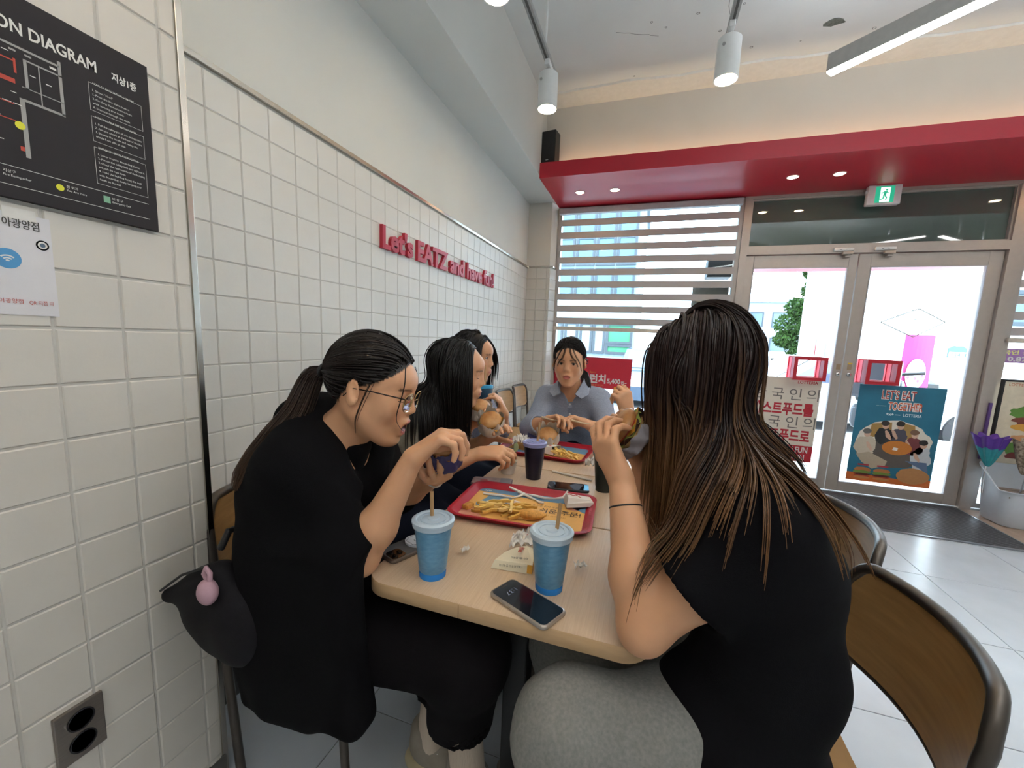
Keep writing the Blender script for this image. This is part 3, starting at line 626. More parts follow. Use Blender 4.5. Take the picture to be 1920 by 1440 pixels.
for k in range(4): obj('rack_bar', MB().box((3.86, 3.885 + .078 * k, .235), (4.60, 3.93 + .078 * k, .245)), mat('rack_taupe', '8d7c72', .6), bt)
def umbrella(x, y, z0, z1, r, m1, m2, lab, tilt):
    t = thing('umbrella', lab, 'umbrella', (x, y, z0), 'folded umbrellas in the tub')
    def fn(u, v):
        a = 2 * math.pi * u; q = 1 + .14 * math.cos(8 * a); rad = r * (.10 + .9 * v ** .8) * q
        return (x + tilt[0] * v + rad * math.cos(a), y + tilt[1] * v + rad * math.sin(a), z0 + (z1 - z0) * v + .012 * math.cos(8 * a) * v)
    def band(v0, v1): return MB().grid(lambda u, v: fn(u, v0 + (v1 - v0) * v), 64, 10, True)
    c = obj('canopy', band(0, .62), m1, t, smooth=60); obj('canopy_border', band(.62, 1), m2, c, smooth=60)
    obj('shaft', MB().tube([(x, y, z0 - .22), (x + tilt[0] * 1.1, y + tilt[1] * 1.1, z1 - .03)], .006, 8), M_chrome, t)
    obj('top_cloth', MB().grid(lambda u, v: tuple(np.array(fn(u, 1)) * (1 - v) + np.array((x + tilt[0], y + tilt[1], z1 - .05)) * v), 64, 4, True), m2, t)
umbrella(3.838, 4.10, .415, .655, .098, mat('umb_teal', '2e8f95', .5, var=.1), mat('umb_purple', '5b3392', .5, var=.1), 'teal umbrella with purple border standing folded in the tub corner', (-.01, .01))
M_leo = mat('umb_leopard', '5a4a3e', .6, var=.3, scale=70, col2='b9a994')
umbrella(3.985, 4.00, .40, .65, .105, M_leo, M_leo, 'brown leopard print umbrella standing folded in the tub', (.03, -.01))
# standing menu board
t = thing('menu_board', 'cream menu board with black frame and burger picture behind the umbrella tub', 'sign board', (4.25, 4.25, 0))
obj('frame', frame(MB(), 3.905, 4.60, .36, 1.095, .016, 4.222, 4.244), M_black, t)
mf = obj('panel', MB().box((3.921, 4.226, .376), (4.584, 4.236, 1.08)), mat('menu_cream', 'd8cab2', .5), t)
for x in (3.98, 4.50): obj('stand', MB().box((x, 4.238, .01), (x + .03, 4.262, .45)), M_black, t)
obj('stand_foot', MB().box((3.95, 4.21, .003), (4.56, 4.265, .018)), M_black, t)
Mp = frameM((3.921, 4.226, .376), (1, 0, 0), (0, 0, 1))
text('brand_text', 'LOTTERIA', frameM((3.945, 4.226, 1.045), (1, 0, 0), (0, 0, 1)), .03, C_('b5502f'), mf, .13)
for (cx, cy, rx, ry, c, z) in ((.16, .46, .09, .05, '5f8a3a', .001), (.17, .40, .085, .03, '7a3a2c', .0014), (.17, .35, .08, .03, 'd29a3e', .0018), (.16, .26, .08, .03, 'c78e5f', .0018), (.15, .18, .10, .05, '5f8a3a', .001), (.17, .12, .08, .03, '7a2c26', .0014)): flat(mf, 'printed_layer', blob(cx, cy, rx, ry, 20, 0, .09), c, z)
obj('purple_post', MB().box((3.862, 4.235, .44), (3.880, 4.25, .90)), mat('post_purple', '5c3f7a', .5), t)
# ================================================================== TABLES AND CHAIRS
M_oak = mat('table_laminate', 'cbb092', .4, var=.05, scale=26, stretch=(14, .5, 1), col2='c0a385', bump=.05, bscale=120)
M_oake = mat('table_edge', 'b8966e', .42, var=.05, scale=22, stretch=(1, 1, 6))
M_legb = mat('leg_black', '161517', .45, .2)
TH = .72
def table(x0, y0, x1, y1, lab):
    t = thing('dining_table', lab, 'table', ((x0 + x1) / 2, (y0 + y1) / 2, 0), 'wooden tables pushed together in a row')
    P = rrect(x0, y0, x1, y1, .055, 8); e = .0015
    Pi = rrect(x0 + e, y0 + e, x1 - e, y1 - e, .054, 8); n = len(P)
    o = obj('top', MB().add([(x, y, TH - .001) for x, y in Pi] + [(x, y, TH) for x, y in Pi], [tuple(range(n, 2 * n))] + [tuple(range(n - 1, -1, -1))]), M_oak, t)
    lv = [(Pi, TH - .0005), (P, TH - .002), (P, TH - .030), (Pi, TH - .032)]
    mb = MB().add([(x, y, z) for L_, z in lv for x, y in L_], [(i * n + k, i * n + (k + 1) % n, (i + 1) * n + (k + 1) % n, (i + 1) * n + k) for i in range(3) for k in range(n)] + [tuple(range(3 * n, 4 * n))])
    eb = obj('edge_band', mb, M_oake, t, smooth=50)
    xs = x0 + .235
    obj('edge_joint', MB().box((xs, y0 - .0004, TH - .030), (xs + .001, y0 + .002, TH - .002)), mat('joint_dark', '7b5a38', .7), eb)
    cx, cy = (x0 + x1) / 2, (y0 + y1) / 2
    obj('column', MB().box((cx - .03, cy - .03, .02), (cx + .03, cy + .03, TH - .04), .004), M_legb, t)
    obj('foot', MB().box((cx - .22, cy - .03, 0), (cx + .22, cy + .03, .022), .004).box((cx - .03, cy - .19, 0), (cx + .03, cy + .19, .022), .004), M_legb, t)
    obj('mount_plate', MB().box((cx - .13, cy - .13, TH - .042), (cx + .13, cy + .13, TH - .032)), M_legb, t)
    return t
table(.702, .684, 1.306, 1.136, 'wooden table nearest the camera with two blue cups and phones')
table(.690, 1.141, 1.294, 1.590, 'second wooden table in the row with the dark cups')
table(.690, 1.595, 1.294, 2.044, 'far wooden table in the row with the second red tray')
M_ply = mat('plywood', 'b18855', .42, var=.07, scale=14, stretch=(1, .6, 6), col2='9f7748', bump=.04, bscale=80)
M_tub = mat('chair_tube', '57504a', .38, .7)
def make_chair():
    t = thing('chair', 'x', 'chair', (0, 0, 0), 'plywood chairs with metal tube frames')
    HW = .195; Zt, Zb = .80, .60
    def bx(y): return -.205 - .055 * (1 - (y / HW) ** 2)
    def tilt(z): return -.09 * (z - .60)
    # backrest panel, curved, rounded corners
    def panel(off):
        pts = []
        for i in range(17):
            u = -1 + 2 * i / 16; y = u * (HW - .008)
            c = max(0, abs(u) - .80) / .20; cut = .045 * (1 - math.sqrt(max(0, 1 - c * c)))
            for j in range(9):
                z = Zb + cut * .5 + (Zt - .006 - Zb - cut * 1.5) * j / 8; pts.append((bx(y) + tilt(z) + off, y, z))
        return pts
    mb = MB(); a, b = panel(.006), panel(-.006); F = [(i * 9 + j, (i + 1) * 9 + j, (i + 1) * 9 + j + 1, i * 9 + j + 1) for i in range(16) for j in range(8)]
    mb.add(a + b, F + [tuple(153 + k for k in reversed(q)) for q in F] +
           [(i * 9 + 8, (i + 1) * 9 + 8, 153 + (i + 1) * 9 + 8, 153 + i * 9 + 8) for i in range(16)] + [((i + 1) * 9, i * 9, 153 + i * 9, 153 + (i + 1) * 9) for i in range(16)] +
           [(j, j + 1, 153 + j + 1, 153 + j) for j in range(8)] + [(144 + j + 1, 144 + j, 153 + 144 + j, 153 + 144 + j + 1) for j in range(8)])
    obj('backrest', mb, M_ply, t, smooth=50)
    # tube running up one side, over the top and down the other
    pts = []
    for s in (-1, 1):
        side = [(-.15, s * (HW + .003), .02), (-.19, s * (HW + .003), .44), (bx(HW) + tilt(.6) + .002, s * (HW + .004), .60), (bx(HW) + tilt(.7), s * (HW + .004), Zt - .075)]
        arc = []
        for a in (.25, .5, .75, 1.0, 1.25, 1.45):
            yy = HW + .004 - .045 * (1 - math.cos(a)); zz = Zt - .075 + .078 * math.sin(a); arc.append((bx(min(yy, HW)) + tilt(zz), s * yy, zz))
        if s == -1: pts += side + arc; pts += [(bx(y) + tilt(Zt), y, Zt + .003) for y in np.linspace(-.14, .14, 11)]
        else: pts += list(reversed(side + arc))
    obj('back_tube', MB().tube(pts, .0115, 10), M_tub, t, smooth=60)
    obj('lower_rail', MB().tube([(bx(y) + tilt(.6) - .002, y, Zb - .006) for y in np.linspace(-HW, HW, 13)], .008, 8), M_tub, t, smooth=60)
    S = rrect(-.20, -.20, .20, .20, .05, 6); n = len(S)
    def dip(x, y): return .012 * ((x / .2) ** 2 - .6) * (x < 0) - .006 * max(0, x / .2) ** 3
    mb = MB().add([(x, y, .44 + dip(x, y)) for x, y in S] + [(x, y, .452 + dip(x, y)) for x, y in S], [tuple(range(n - 1, -1, -1)), tuple(range(n, 2 * n))] + [(i, (i + 1) % n, n + (i + 1) % n, n + i) for i in range(n)])
    obj('seat', mb, M_ply, t)
    for s in (-1, 1):
        obj('leg', MB().tube([(.17, s * .17, .432), (.185, s * .19, .40), (.21, s * .195, .012)], .0105, 10), M_tub, t, smooth=60)
        obj('seat_rail', MB().tube([(-.17, s * .185, .432), (.17, s * .17, .432)], .0105, 8), M_tub, t, smooth=60)
        obj('foot_cap', MB().tube([(.21, s * .195, .03), (.211, s * .195, 0)], .0135, 10).tube([(-.15, s * (HW + .003), .03), (-.149, s * (HW + .003), 0)], .0135, 10), M_black, t)
    obj('cross_rail', MB().tube([(-.17, -.185, .43), (-.17, .185, .43)], .009, 8), M_tub, t)
    return t
ch0 = make_chair()
spots = [((1.505, .842), 180, 'plywood chair of the person in the black t-shirt, nearest the camera'),
         ((1.575, 1.30), 180, 'plywood chair behind the nearest one, on the side of the doors'),
         ((.432, .900), 0, 'plywood chair of the person in the black hooded jacket, beside the near wall'),
         ((.455, 1.36), 0, 'plywood chair of the person in the beige top, along the tiled wall'),
         ((.40, 1.84), 0, 'plywood chair of the person drinking from a blue cup, along the tiled wall'),
         ((.335, 3.28), 0, 'empty pale chair by the tiled wall, the nearer of the two'),
         ((.335, 3.715), 0, 'empty pale chair in the corner by the pillar'),
         ((.885, 2.46), -90, 'plywood chair of the person in the blue grey shirt at the table end')]
for i, ((x, y), a, lab) in enumerate(spots):
    c = ch0 if i == 0 else copy_tree(ch0)
    c.location = (x, y, 0); c.rotation_euler = (0, 0, math.radians(a)); c['label'] = lab
# ================================================================== THINGS ON THE TABLES
M_cup = mat('cup_blue', '4f84a6', .34, var=.16, scale=60, bump=.25, bscale=160, spec=.6, stretch=(1, 1, 2.2), col2='6797b4')
M_cupb = mat('cup_blue_base', '1f78c4', .25, var=.05)
M_lid = mat('cup_lid', 'b3c3cf', .3, var=.03); M_lid2 = mat('cup_lid_blue', '8b90c0', .3)
M_straw = mat('straw_paper', 'b08a5f', .7, var=.05)
M_dark = mat('cup_dark', '0c0a22', .3, var=.1); M_darkg = mat('cup_dark_green', '14211f', .3, var=.1)
def cup(x, y, z, lab, mb_, ml, straw=None, h=.131, rt=.0425, rb=.0285, base=None, tiltM=None):
    t = thing('drink_cup', lab, 'cup', (x, y, z))
    X = (lambda m: m.xf(tiltM)) if tiltM is not None else (lambda m: m)
    c = (0, 0, 0) if tiltM is not None else (x, y, z)
    r = lambda q: rb + (rt - rb) * q / h
    ribs = []
    for k in range(8): q = .016 + (h - .028) * k / 7; ribs += [(r(q), q)]
    obj('cup_body', X(MB().lathe([(.0001, .004), (rb - .004, .004), (rb - .001, .001), (rb, 0.0), (rb + .0005, .016)] + ribs + [(rt - .001, h - .006)], c, 40)), mb_, t, smooth=50)
    if base: obj('base_ring', X(MB().lathe([(rb + .0007, .0), (rb + .0014, .013), (rb + .0004, .0145)], c, 40)), base, t, smooth=50)
    lid = obj('lid', X(MB().lathe([(rt - .0005, h - .014), (rt + .0025, h - .012), (rt + .003, h - .004), (rt + .0045, h - .003), (rt + .0045, h + .001), (rt - .001, h + .0045), (rt - .005, h + .0035), (rt - .007, h + .0012), (.013, h + .0012), (.011, h + .0035), (.0001, h + .0035)], c, 40)), ml, t, smooth=30)
    obj('lid_ring', X(MB().lathe([(.026, h + .0012), (.0265, h + .0028), (.0285, h + .0028), (.029, h + .0012)], c, 32, False)), ml, lid, smooth=50)
    if straw:
        p0 = np.array(c) + (0, 0, .01); p1 = np.array(c) + (straw[0], straw[1], h + straw[2])
        s = obj('straw', X(MB().tube([p0, (p0 + p1) / 2, p1], .0042, 10, cap=False).tube([p0, p1 - (0, 0, .0005)], .0034, 8)), M_straw, t, smooth=60)
    return t
cup(.838, .757, TH, 'frosted blue cup with lid and straw near the left corner of the nearest table', M_cup, M_lid, (-.012, .012, .058), base=M_cupb)
cup(1.094, .806, TH, 'frosted blue cup with lid and straw beside the phone showing 1:37', M_cup, M_lid, (.012, .018, .056), base=M_cupb)
cup(.872, 1.475, TH, 'dark purple cup with pale lid and straw on the second table', M_dark, M_lid2, (.01, .02, .075), h=.142)
cup(1.142, 1.455, TH, 'dark green cup half hidden behind the raised forearm', M_darkg, mat('lid_teal', '5a8d8c', .3), None, h=.142)
def phone(nm, c, ang, lab, face_up=True, m_edge=None, z=TH, L_=.150, W_=.074, T_=.0095):
    t = thing(nm, lab, 'phone', (c[0], c[1], z))
    M = np.eye(4); a = math.radians(ang); M[:2, :2] = [[math.cos(a), -math.sin(a)], [math.sin(a), math.cos(a)]]; M[:3, 3] = (c[0], c[1], z)
    P = rrect(-L_ / 2, -W_ / 2, L_ / 2, W_ / 2, .012, 6); n = len(P)
    def ring(e, zz): return [(x * (1 - 2 * e / L_), y * (1 - 2 * e / W_), zz) for x, y in P]
    lv = [ring(.002, 0), ring(.0004, .0015), ring(0, .003), ring(0, T_ - .003), ring(.0004, T_ - .0012), ring(.0018, T_)]
    mb = MB().add(sum(lv, []), [(i * n + k, i * n + (k + 1) % n, (i + 1) * n + (k + 1) % n, (i + 1) * n + k) for i in range(5) for k in range(n)] + [tuple(range(n - 1, -1, -1)), tuple(range(5 * n, 6 * n))]).xf(M)
    obj('case', mb, m_edge or mat('phone_case', 'b0a79c', .25, .6), t, smooth=40)
    return t, M, T_, L_, W_
M_scr = mat('phone_glass', '14161f', .07, var=.05, coat=.6)
t, M, T_, L_, W_ = phone('phone', (1.066, .733), -25, 'phone lying face up at the near table edge, its screen showing 1:37', m_edge=mat('phone_clear_case', 'b7ab9f', .2, .5, trans=.2))
def prt(t, nm, poly, M, z0, z1, m): return obj(nm, MB().prism(poly, z0, z1).xf(M), m, t)
sc = prt(t, 'screen', rrect(-L_ / 2 + .004, -W_ / 2 + .004, L_ / 2 - .004, W_ / 2 - .004, .010), M, T_ - .0006, T_ + .0004, M_scr)
prt(sc, 'camera_island', rrect(-L_ / 2 + .008, -.009, -L_ / 2 + .0125, .009, .002, 4), M, T_ + .0004, T_ + .0006, M_black)
Mt = M @ frameM((-.050, .021, T_ + .0005), (0, -1, 0), (1, 0, 0))
Mt2 = M @ frameM((-.047, .016, T_ + .0005), (0, -1, 0), (1, 0, 0))
text('clock_text', '1:37', Mt2, .016, mat('screen_text', '6f7484', .4, emit=.12, ecol='9aa0b4'), sc, .028, lift=.0002)
for k, (u, v_) in enumerate(((-.045, -.037), (-.025, -.037), (-.012, -.037))): obj('side_button', MB().box((u, v_ - .0008, .003), (u + .011, v_ + .001, .0062), .0006).xf(M), M_chrome, t)
t, M, T_, L_, W_ = phone('phone', (.730, .835), 68, 'phone in a clear case lying face down under the elbow at the table corner', m_edge=mat('phone_dark_case', '6f625a', .25, .5))
prt(t, 'back_glass', rrect(-L_ / 2 + .004, -W_ / 2 + .004, L_ / 2 - .004, W_ / 2 - .004, .010), M, T_ - .0006, T_ + .0004, mat('phone_back', '6f6f70', .15, .3))
bp = prt(t, 'camera_bump', rrect(-L_ / 2 + .006, -.033, -L_ / 2 + .043, .006, .009), M, T_, T_ + .002, mat('phone_gold', '8f7960', .2, .9))
for u, v_ in ((-L_ / 2 + .016, -.024), (-L_ / 2 + .016, -.005), (-L_ / 2 + .034, -.0145)):
    obj('lens', MB().lathe([(.0072, 0), (.0072, .0022), (.0055, .0026), (.0001, .0020)], (u, v_, T_ + .002), 20).xf(M), mat('lens_black', '0c0c0e', .1), bp, smooth=40)
gp = prt(t, 'grip_disc', ellpts(.018, .0, .026, .030, 28), M, T_ + .0003, T_ + .006, mat('grip_white', 'd5d8dc', .35))
p = MB().tube([(.018 + .021 * math.cos(a) * (1 + .1 * math.cos(5 * a)), .024 * math.sin(a), T_ + .0062) for a in np.linspace(0, 2 * math.pi, 40)[:-1]], .0005, 4, closed=True).tube([(.016, -.006, T_ + .0062), (.013, 0, T_ + .0062), (.016, .006, T_ + .0062)], .0006, 4)
obj('line_drawing', p.xf(M), mat('line_black', '26262a', .5), gp)
t, M, T_, L_, W_ = phone('phone', (.748, 1.352), 14, 'phone in a pink floral case behind the red tray', m_edge=mat('phone_mauve', '6a5a5c', .3, .3))
bk = prt(t, 'printed_back', rrect(-L_ / 2 + .004, -W_ / 2 + .004, L_ / 2 - .004, W_ / 2 - .004, .010), M, T_ - .0006, T_ + .0004, mat('phone_pink', 'b99a92', .3, var=.25, scale=50, col2='8b7a76'))
prt(bk, 'printed_rose', ellpts(-.03, 0, .014, .014, 14), M, T_ + .0004, T_ + .0007, mat('rose_red', 'a8574f', .4)); prt(bk, 'camera_bump', rrect(L_ / 2 - .045, -.030, L_ / 2 - .007, .030, .008), M, T_ + .0004, T_ + .0022, mat('bump_grey', '7d7b80', .3))
t, M, T_, L_, W_ = phone('phone', (1.020, 1.418), 10, 'black phone reflecting the window beside the dark green cup', m_edge=M_black)
prt(t, 'screen', rrect(-L_ / 2 + .003, -W_ / 2 + .003, L_ / 2 - .003, W_ / 2 - .003, .010), M, T_ - .0006, T_ + .0004, mat('phone_mirror', '0b0d14', .03, coat=1.0, spec=.9))
# red trays
M_tray = mat('tray_red', 'a31a2c', .38, var=.05, scale=120, bump=.15, bscale=300)
def rotM(x, y, z, deg):
    a = math.radians(deg); M = np.eye(4); M[:2, :2] = [[math.cos(a), -math.sin(a)], [math.sin(a), math.cos(a)]]; M[:3, 3] = (x, y, z); return M
def tray(x, y, deg, lab, W_=.43, H_=.30):
    t = thing('serving_tray', lab, 'tray', (x, y, TH), 'red serving trays'); M = rotM(x, y, TH, deg)
    def R_(e, z): return [(a, b, z) for a, b in rrect(-W_ / 2 + e, -H_ / 2 + e, W_ / 2 - e, H_ / 2 - e, .045, 8)]
    lv = [R_(.022, .0), R_(.018, .001), R_(.004, .017), R_(0, .018), R_(0, .020), R_(.008, .0205), R_(.012, .018), R_(.026, .0035), R_(.028, .003)]; n = len(lv[0])
    mb = MB().add(sum(lv, []), [(i * n + k, i * n + (k + 1) % n, (i + 1) * n + (k + 1) % n, (i + 1) * n + k) for i in range(8) for k in range(n)] + [tuple(range(n - 1, -1, -1)), tuple(range(8 * n, 9 * n))]).xf(M)
    obj('tray_shell', mb, M_tray, t, smooth=40); return t, M
t1, MT = tray(.928, 1.180, 3.5, 'red tray with scattered fries on the near tables')
Mlab = MT @ frameM((.206, -.02, .0212), (0, 1, 0), (-1, 0, 0)); text('rim_text', 'LOTTERIA', Mlab, .012, mat('rim_pink', 'c9667a', .5), t1, .05)
def liner(M, lab, c):
    o = obj('tray_liner', MB().box((-.185, -.118, .0034), (.185, .118, .0040)).xf(M), c); tag(o, lab, 'paper', 'printed paper tray liners'); return o
M_lin = mat('liner_yellow', 'dba659', .6, var=.04); M_lblue = mat('liner_blue', '5f86a0', .6, var=.05)
ln = liner(MT, 'yellow and blue printed paper liner lying in the near red tray', M_lin)
def onl(ln, M, nm, pts, m, z=.0043):
    p = MB(); polyM(p, M, pts, z); return obj(nm, p, m, ln)
onl(ln, MT, 'blue_border', [(-.185, .118), (-.185, .088), (-.06, .084), (.04, .072), (.12, .076), (.150, .045), (.185, .02), (.185, .118)], M_lblue)
onl(ln, MT, 'blue_border', [(-.142, .03), (-.138, .062), (-.045, .055), (-.052, -.01), (-.11, -.025), (-.155, -.03), (-.16, -.012)], M_lblue)
onl(ln, MT, 'pink_patch', [(-.185, -.118), (-.185, -.02), (-.15, -.05), (-.10, -.118)], mat('liner_pink', 'cf8f77', .6))
onl(ln, MT, 'pink_patch', [(.13, .060), (.17, .06), (.16, .03), (.125, .035)], mat('liner_pink', 'cf8f77', .6))
Mt = MT @ frameM((.008, -.012, .0043), (1, 0, 0), (0, 1, 0)); text('liner_text', '고 쉬운 주문!', Mt, .036, mat('liner_ink', '43352c', .7), ln, .165, .0006, lift=.0002)
Mt = MT @ frameM((-.01, .028, .0043), (1, 0, 0), (0, 1, 0)); text('liner_text', '주문 고 쉬운 리아 주문', Mt, .014, mat('liner_ink', '43352c', .7), ln, .11, 0, lift=.0002)
Mt = MT @ frameM((.02, -.038, .0043), (1, 0, 0), (0, 1, 0)); text('liner_text', '쉬운 주문 고 리아 런치', Mt, .012, mat('liner_ink2', 'a56a35', .7), ln, .11, 0, lift=.0002)
Mt = MT @ frameM((-.168, .094, .0043), (1, 0, 0), (0, 1, 0)); text('liner_text', 'APP', Mt, .014, M_ink, ln, .026, .0004, lift=.0002)
# fries
M_fries = [mat('fries_a', 'dfb45c', .5, var=.08, scale=90), mat('fries_b', 'd2a046', .5, var=.08, scale=90), mat('fries_c', 'e3c077', .5, var=.08, scale=90)]
def fry(M, x, y, z, a, tilt, L_=.07, lab='', grp=''):
    w = .0036; mb = MB(); pts = [(-L_ / 2 + L_ * k / 5, .003 * math.sin(k * 1.1 + x * 90), tilt * (-.5 + k / 5) + .0015 * math.cos(k * 2 + y * 70)) for k in range(6)]
    v = []
    for q in pts: v += [(q[0], q[1] - w, q[2] - w), (q[0], q[1] + w, q[2] - w), (q[0], q[1] + w, q[2] + w), (q[0], q[1] - w, q[2] + w)]
    mb.add(v, [(4 * i + k, 4 * i + (k + 1) % 4, 4 * i + 4 + (k + 1) % 4, 4 * i + 4 + k) for i in range(5) for k in range(4)] + [(3, 2, 1, 0), (20, 21, 22, 23)])
    o = obj('french_fry', mb.xf(M @ rotM(x, y, z, a)), M_fries[int(abs(x * 9e3 + y * 7e3)) % 3]); tag(o, lab, 'fry', grp)
FL = 'loose golden french fry in the pile on the near red tray'; FG = 'fries on the near tray'
rf = np.random.default_rng(11)
for k in range(34):
    u = k / 33; x = -.115 + .135 * rf.random(); y = -.088 + .095 * rf.random() * (1 - .3 * abs(x + .04) / .1)
    fry(MT, x, y - .002, .0095 + .0075 * (k // 12), rf.uniform(-8, 62), rf.uniform(-.004, .006), rf.uniform(.05, .085), FL, FG)
fry(MT, -.028, -.068, .034, 96, .006, .07, FL, FG); fry(MT, .005, -.085, .020, 52, .01, .085, FL, FG)
# crumpled / folded paper
def paper(nm, lab, c, fn, nu, nv, m, grp=None):
    b = MB().grid(fn, nu, nv); V = np.concatenate(b.v); F = list(b.f); k = len(V)
    b.add(V + (0, 0, .0006), [tuple(reversed([i for i in q])) for q in F]); b.f = F + [tuple(i + k for i in q) for q in F]
    o = obj(nm, b, m, smooth=50); tag(o, lab, c, grp); return o
M_pap = mat('paper_white', 'ddd6cd', .7, var=.03); M_kr = mat('paper_warm', 'd5c6b3', .7, var=.05)
def crumple(M, w, h, amp, seed, z0, lift=0):
    r3 = np.random.default_rng(seed); K = r3.normal(0, 1, (6, 2)) * 22 / max(w, h) * .08; ph = r3.uniform(0, 6.3, 6)
    def fn(u, v):
        x, y = (u - .5) * w, (v - .5) * h; q = 0
        for i in range(6): q += abs(math.sin((K[i, 0] * x / w + K[i, 1] * y / h) * 9 + ph[i]))
        q = amp * q / 3 + lift * (1 - (2 * u - 1) ** 2)
        p = M @ np.array((x * (1 - .6 * amp), y * (1 - .6 * amp), z0 + q, 1)); return tuple(p[:3])
    return fn
def strawpaper(M, pts, lab):
    o = obj('straw_wrapper', MB().tube([(M @ np.array((*p, 1)))[:3] for p in pts], [.0035 + .0012 * math.sin(i * 2.3) for i in range(len(pts))], 7), M_pap, smooth=60); tag(o, lab, 'wrapper', 'torn straw wrappers on the near tray')
strawpaper(MT, [(-.085, .118, .020), (-.06, .112, .014), (-.02, .10, .010), (.02, .094, .010), (.045, .086, .010), (.075, .088, .012), (.105, .096, .016), (.115, .108, .03), (.118, .113, .036)], 'long white straw wrapper bent along the far side of the near tray')
strawpaper(MT, [(-.05, .102, .012), (-.01, .085, .009), (.02, .066, .008), (.035, .05, .008), (.05, .048, .008)], 'short white straw wrapper with a flattened end on the near tray')
strawpaper(MT, [(-.16, .058, .008), (-.10, .060, .008), (-.055, .056, .008), (-.035, .078, .010), (-.025, .095, .012)], 'translucent straw wrapper lying over the blue square of the tray liner')
for (x, y, a, lab) in ((-.098, .004, 25, 'white and red sauce sachet lying torn beside the fries'), (-.03, .022, -12, 'pale sauce sachet lying flat above the fries')):
    o = obj('sauce_sachet', MB().box((-.03, -.017, .0045), (.03, .017, .0065), .0009).xf(MT @ rotM(x, y, 0, a)), M_pap); tag(o, lab, 'sachet', 'sauce sachets')
    obj('printed_panel', MB().box((-.02, -.011, .0065), (.02, .011, .0068)).xf(MT @ rotM(x, y, 0, a)), mat('sachet_mauve', 'b59a98', .6, var=.2, scale=200), o)
o = obj('sauce_tub_crust', MB().box((-.018, -.012, .004), (.018, .012, .020), .005).xf(MT @ rotM(-.168, -.062, 0, 70)), mat('crust', 'c98c3d', .6, var=.25, scale=80)); o.name = 'potato_chunk'; tag(o, 'golden potato chunk at the left rim of the near tray', 'food')
# chicken nugget
def lump(nm, M, r, seed, m, lab, cat, n=20):
    r3 = np.random.default_rng(seed); K = r3.normal(0, 3, (8, 3)); ph = r3.uniform(0, 6.3, 8); V = []
    b = MB().ell((0, 0, 0), (1, 1, 1), n, n // 2 + 2)
    v = np.concatenate(b.v); q = 1 + .05 * sum(np.sin(v @ K[i] + ph[i]) for i in range(8)) / 2
    b.v = [v * q[:, None] * np.array(r)]; o = obj(nm, b.xf(M), m, smooth=70); tag(o, lab, cat); return o
lump('chicken_piece', MT @ rotM(.035, -.072, .019, 12), (.042, .022, .015), 4, mat('breading', 'cf9440', .6, var=.2, scale=120, bump=.6, bscale=300), 'golden breaded chicken piece beside the fries on the near tray', 'food')
# folded fries bag on the tray's right corner
def pouch(M, L_, W_, H_, lab, cat, mk, mt_='paper_white'):
    poly = [(-L_ / 2, -W_ / 2), (L_ / 2, -W_ / 2 * .8), (L_ / 2 * 1.05, W_ / 2 * .7), (-L_ / 2 * .9, W_ / 2)]
    v = [(x, y, 0) for x, y in poly] + [(x * .86, y * .62, H_ * (1 if x < 0 else .6)) for x, y in poly]
    mid = [(x * .97, y * .95, H_ * .45) for x, y in poly]
    b = MB().add(v[:4] + mid + v[4:], [(3, 2, 1, 0), (8, 9, 10, 11)] + [(i, (i + 1) % 4, 4 + (i + 1) % 4, 4 + i) for i in range(4)] + [(4 + i, 4 + (i + 1) % 4, 8 + (i + 1) % 4, 8 + i) for i in range(4)])
    o = obj(mk, b.xf(M), MATS[mt_]); tag(o, lab, cat); return o
MB2 = MT @ rotM(.158, .072, .012, 22)
o = pouch(MB2, .09, .060, .030, 'white paper fries pouch with a red squiggle on the tray corner', 'packaging', 'fries_pouch')
obj('red_squiggle', MB().tube([(-.032 + .05 * k / 14 - .004, .006 * math.sin(k * .9) - .0, .0312 - (.011 * max(0, k - 6) / 8)) for k in range(15)], .0011, 5).xf(MB2), M_inkr, o)
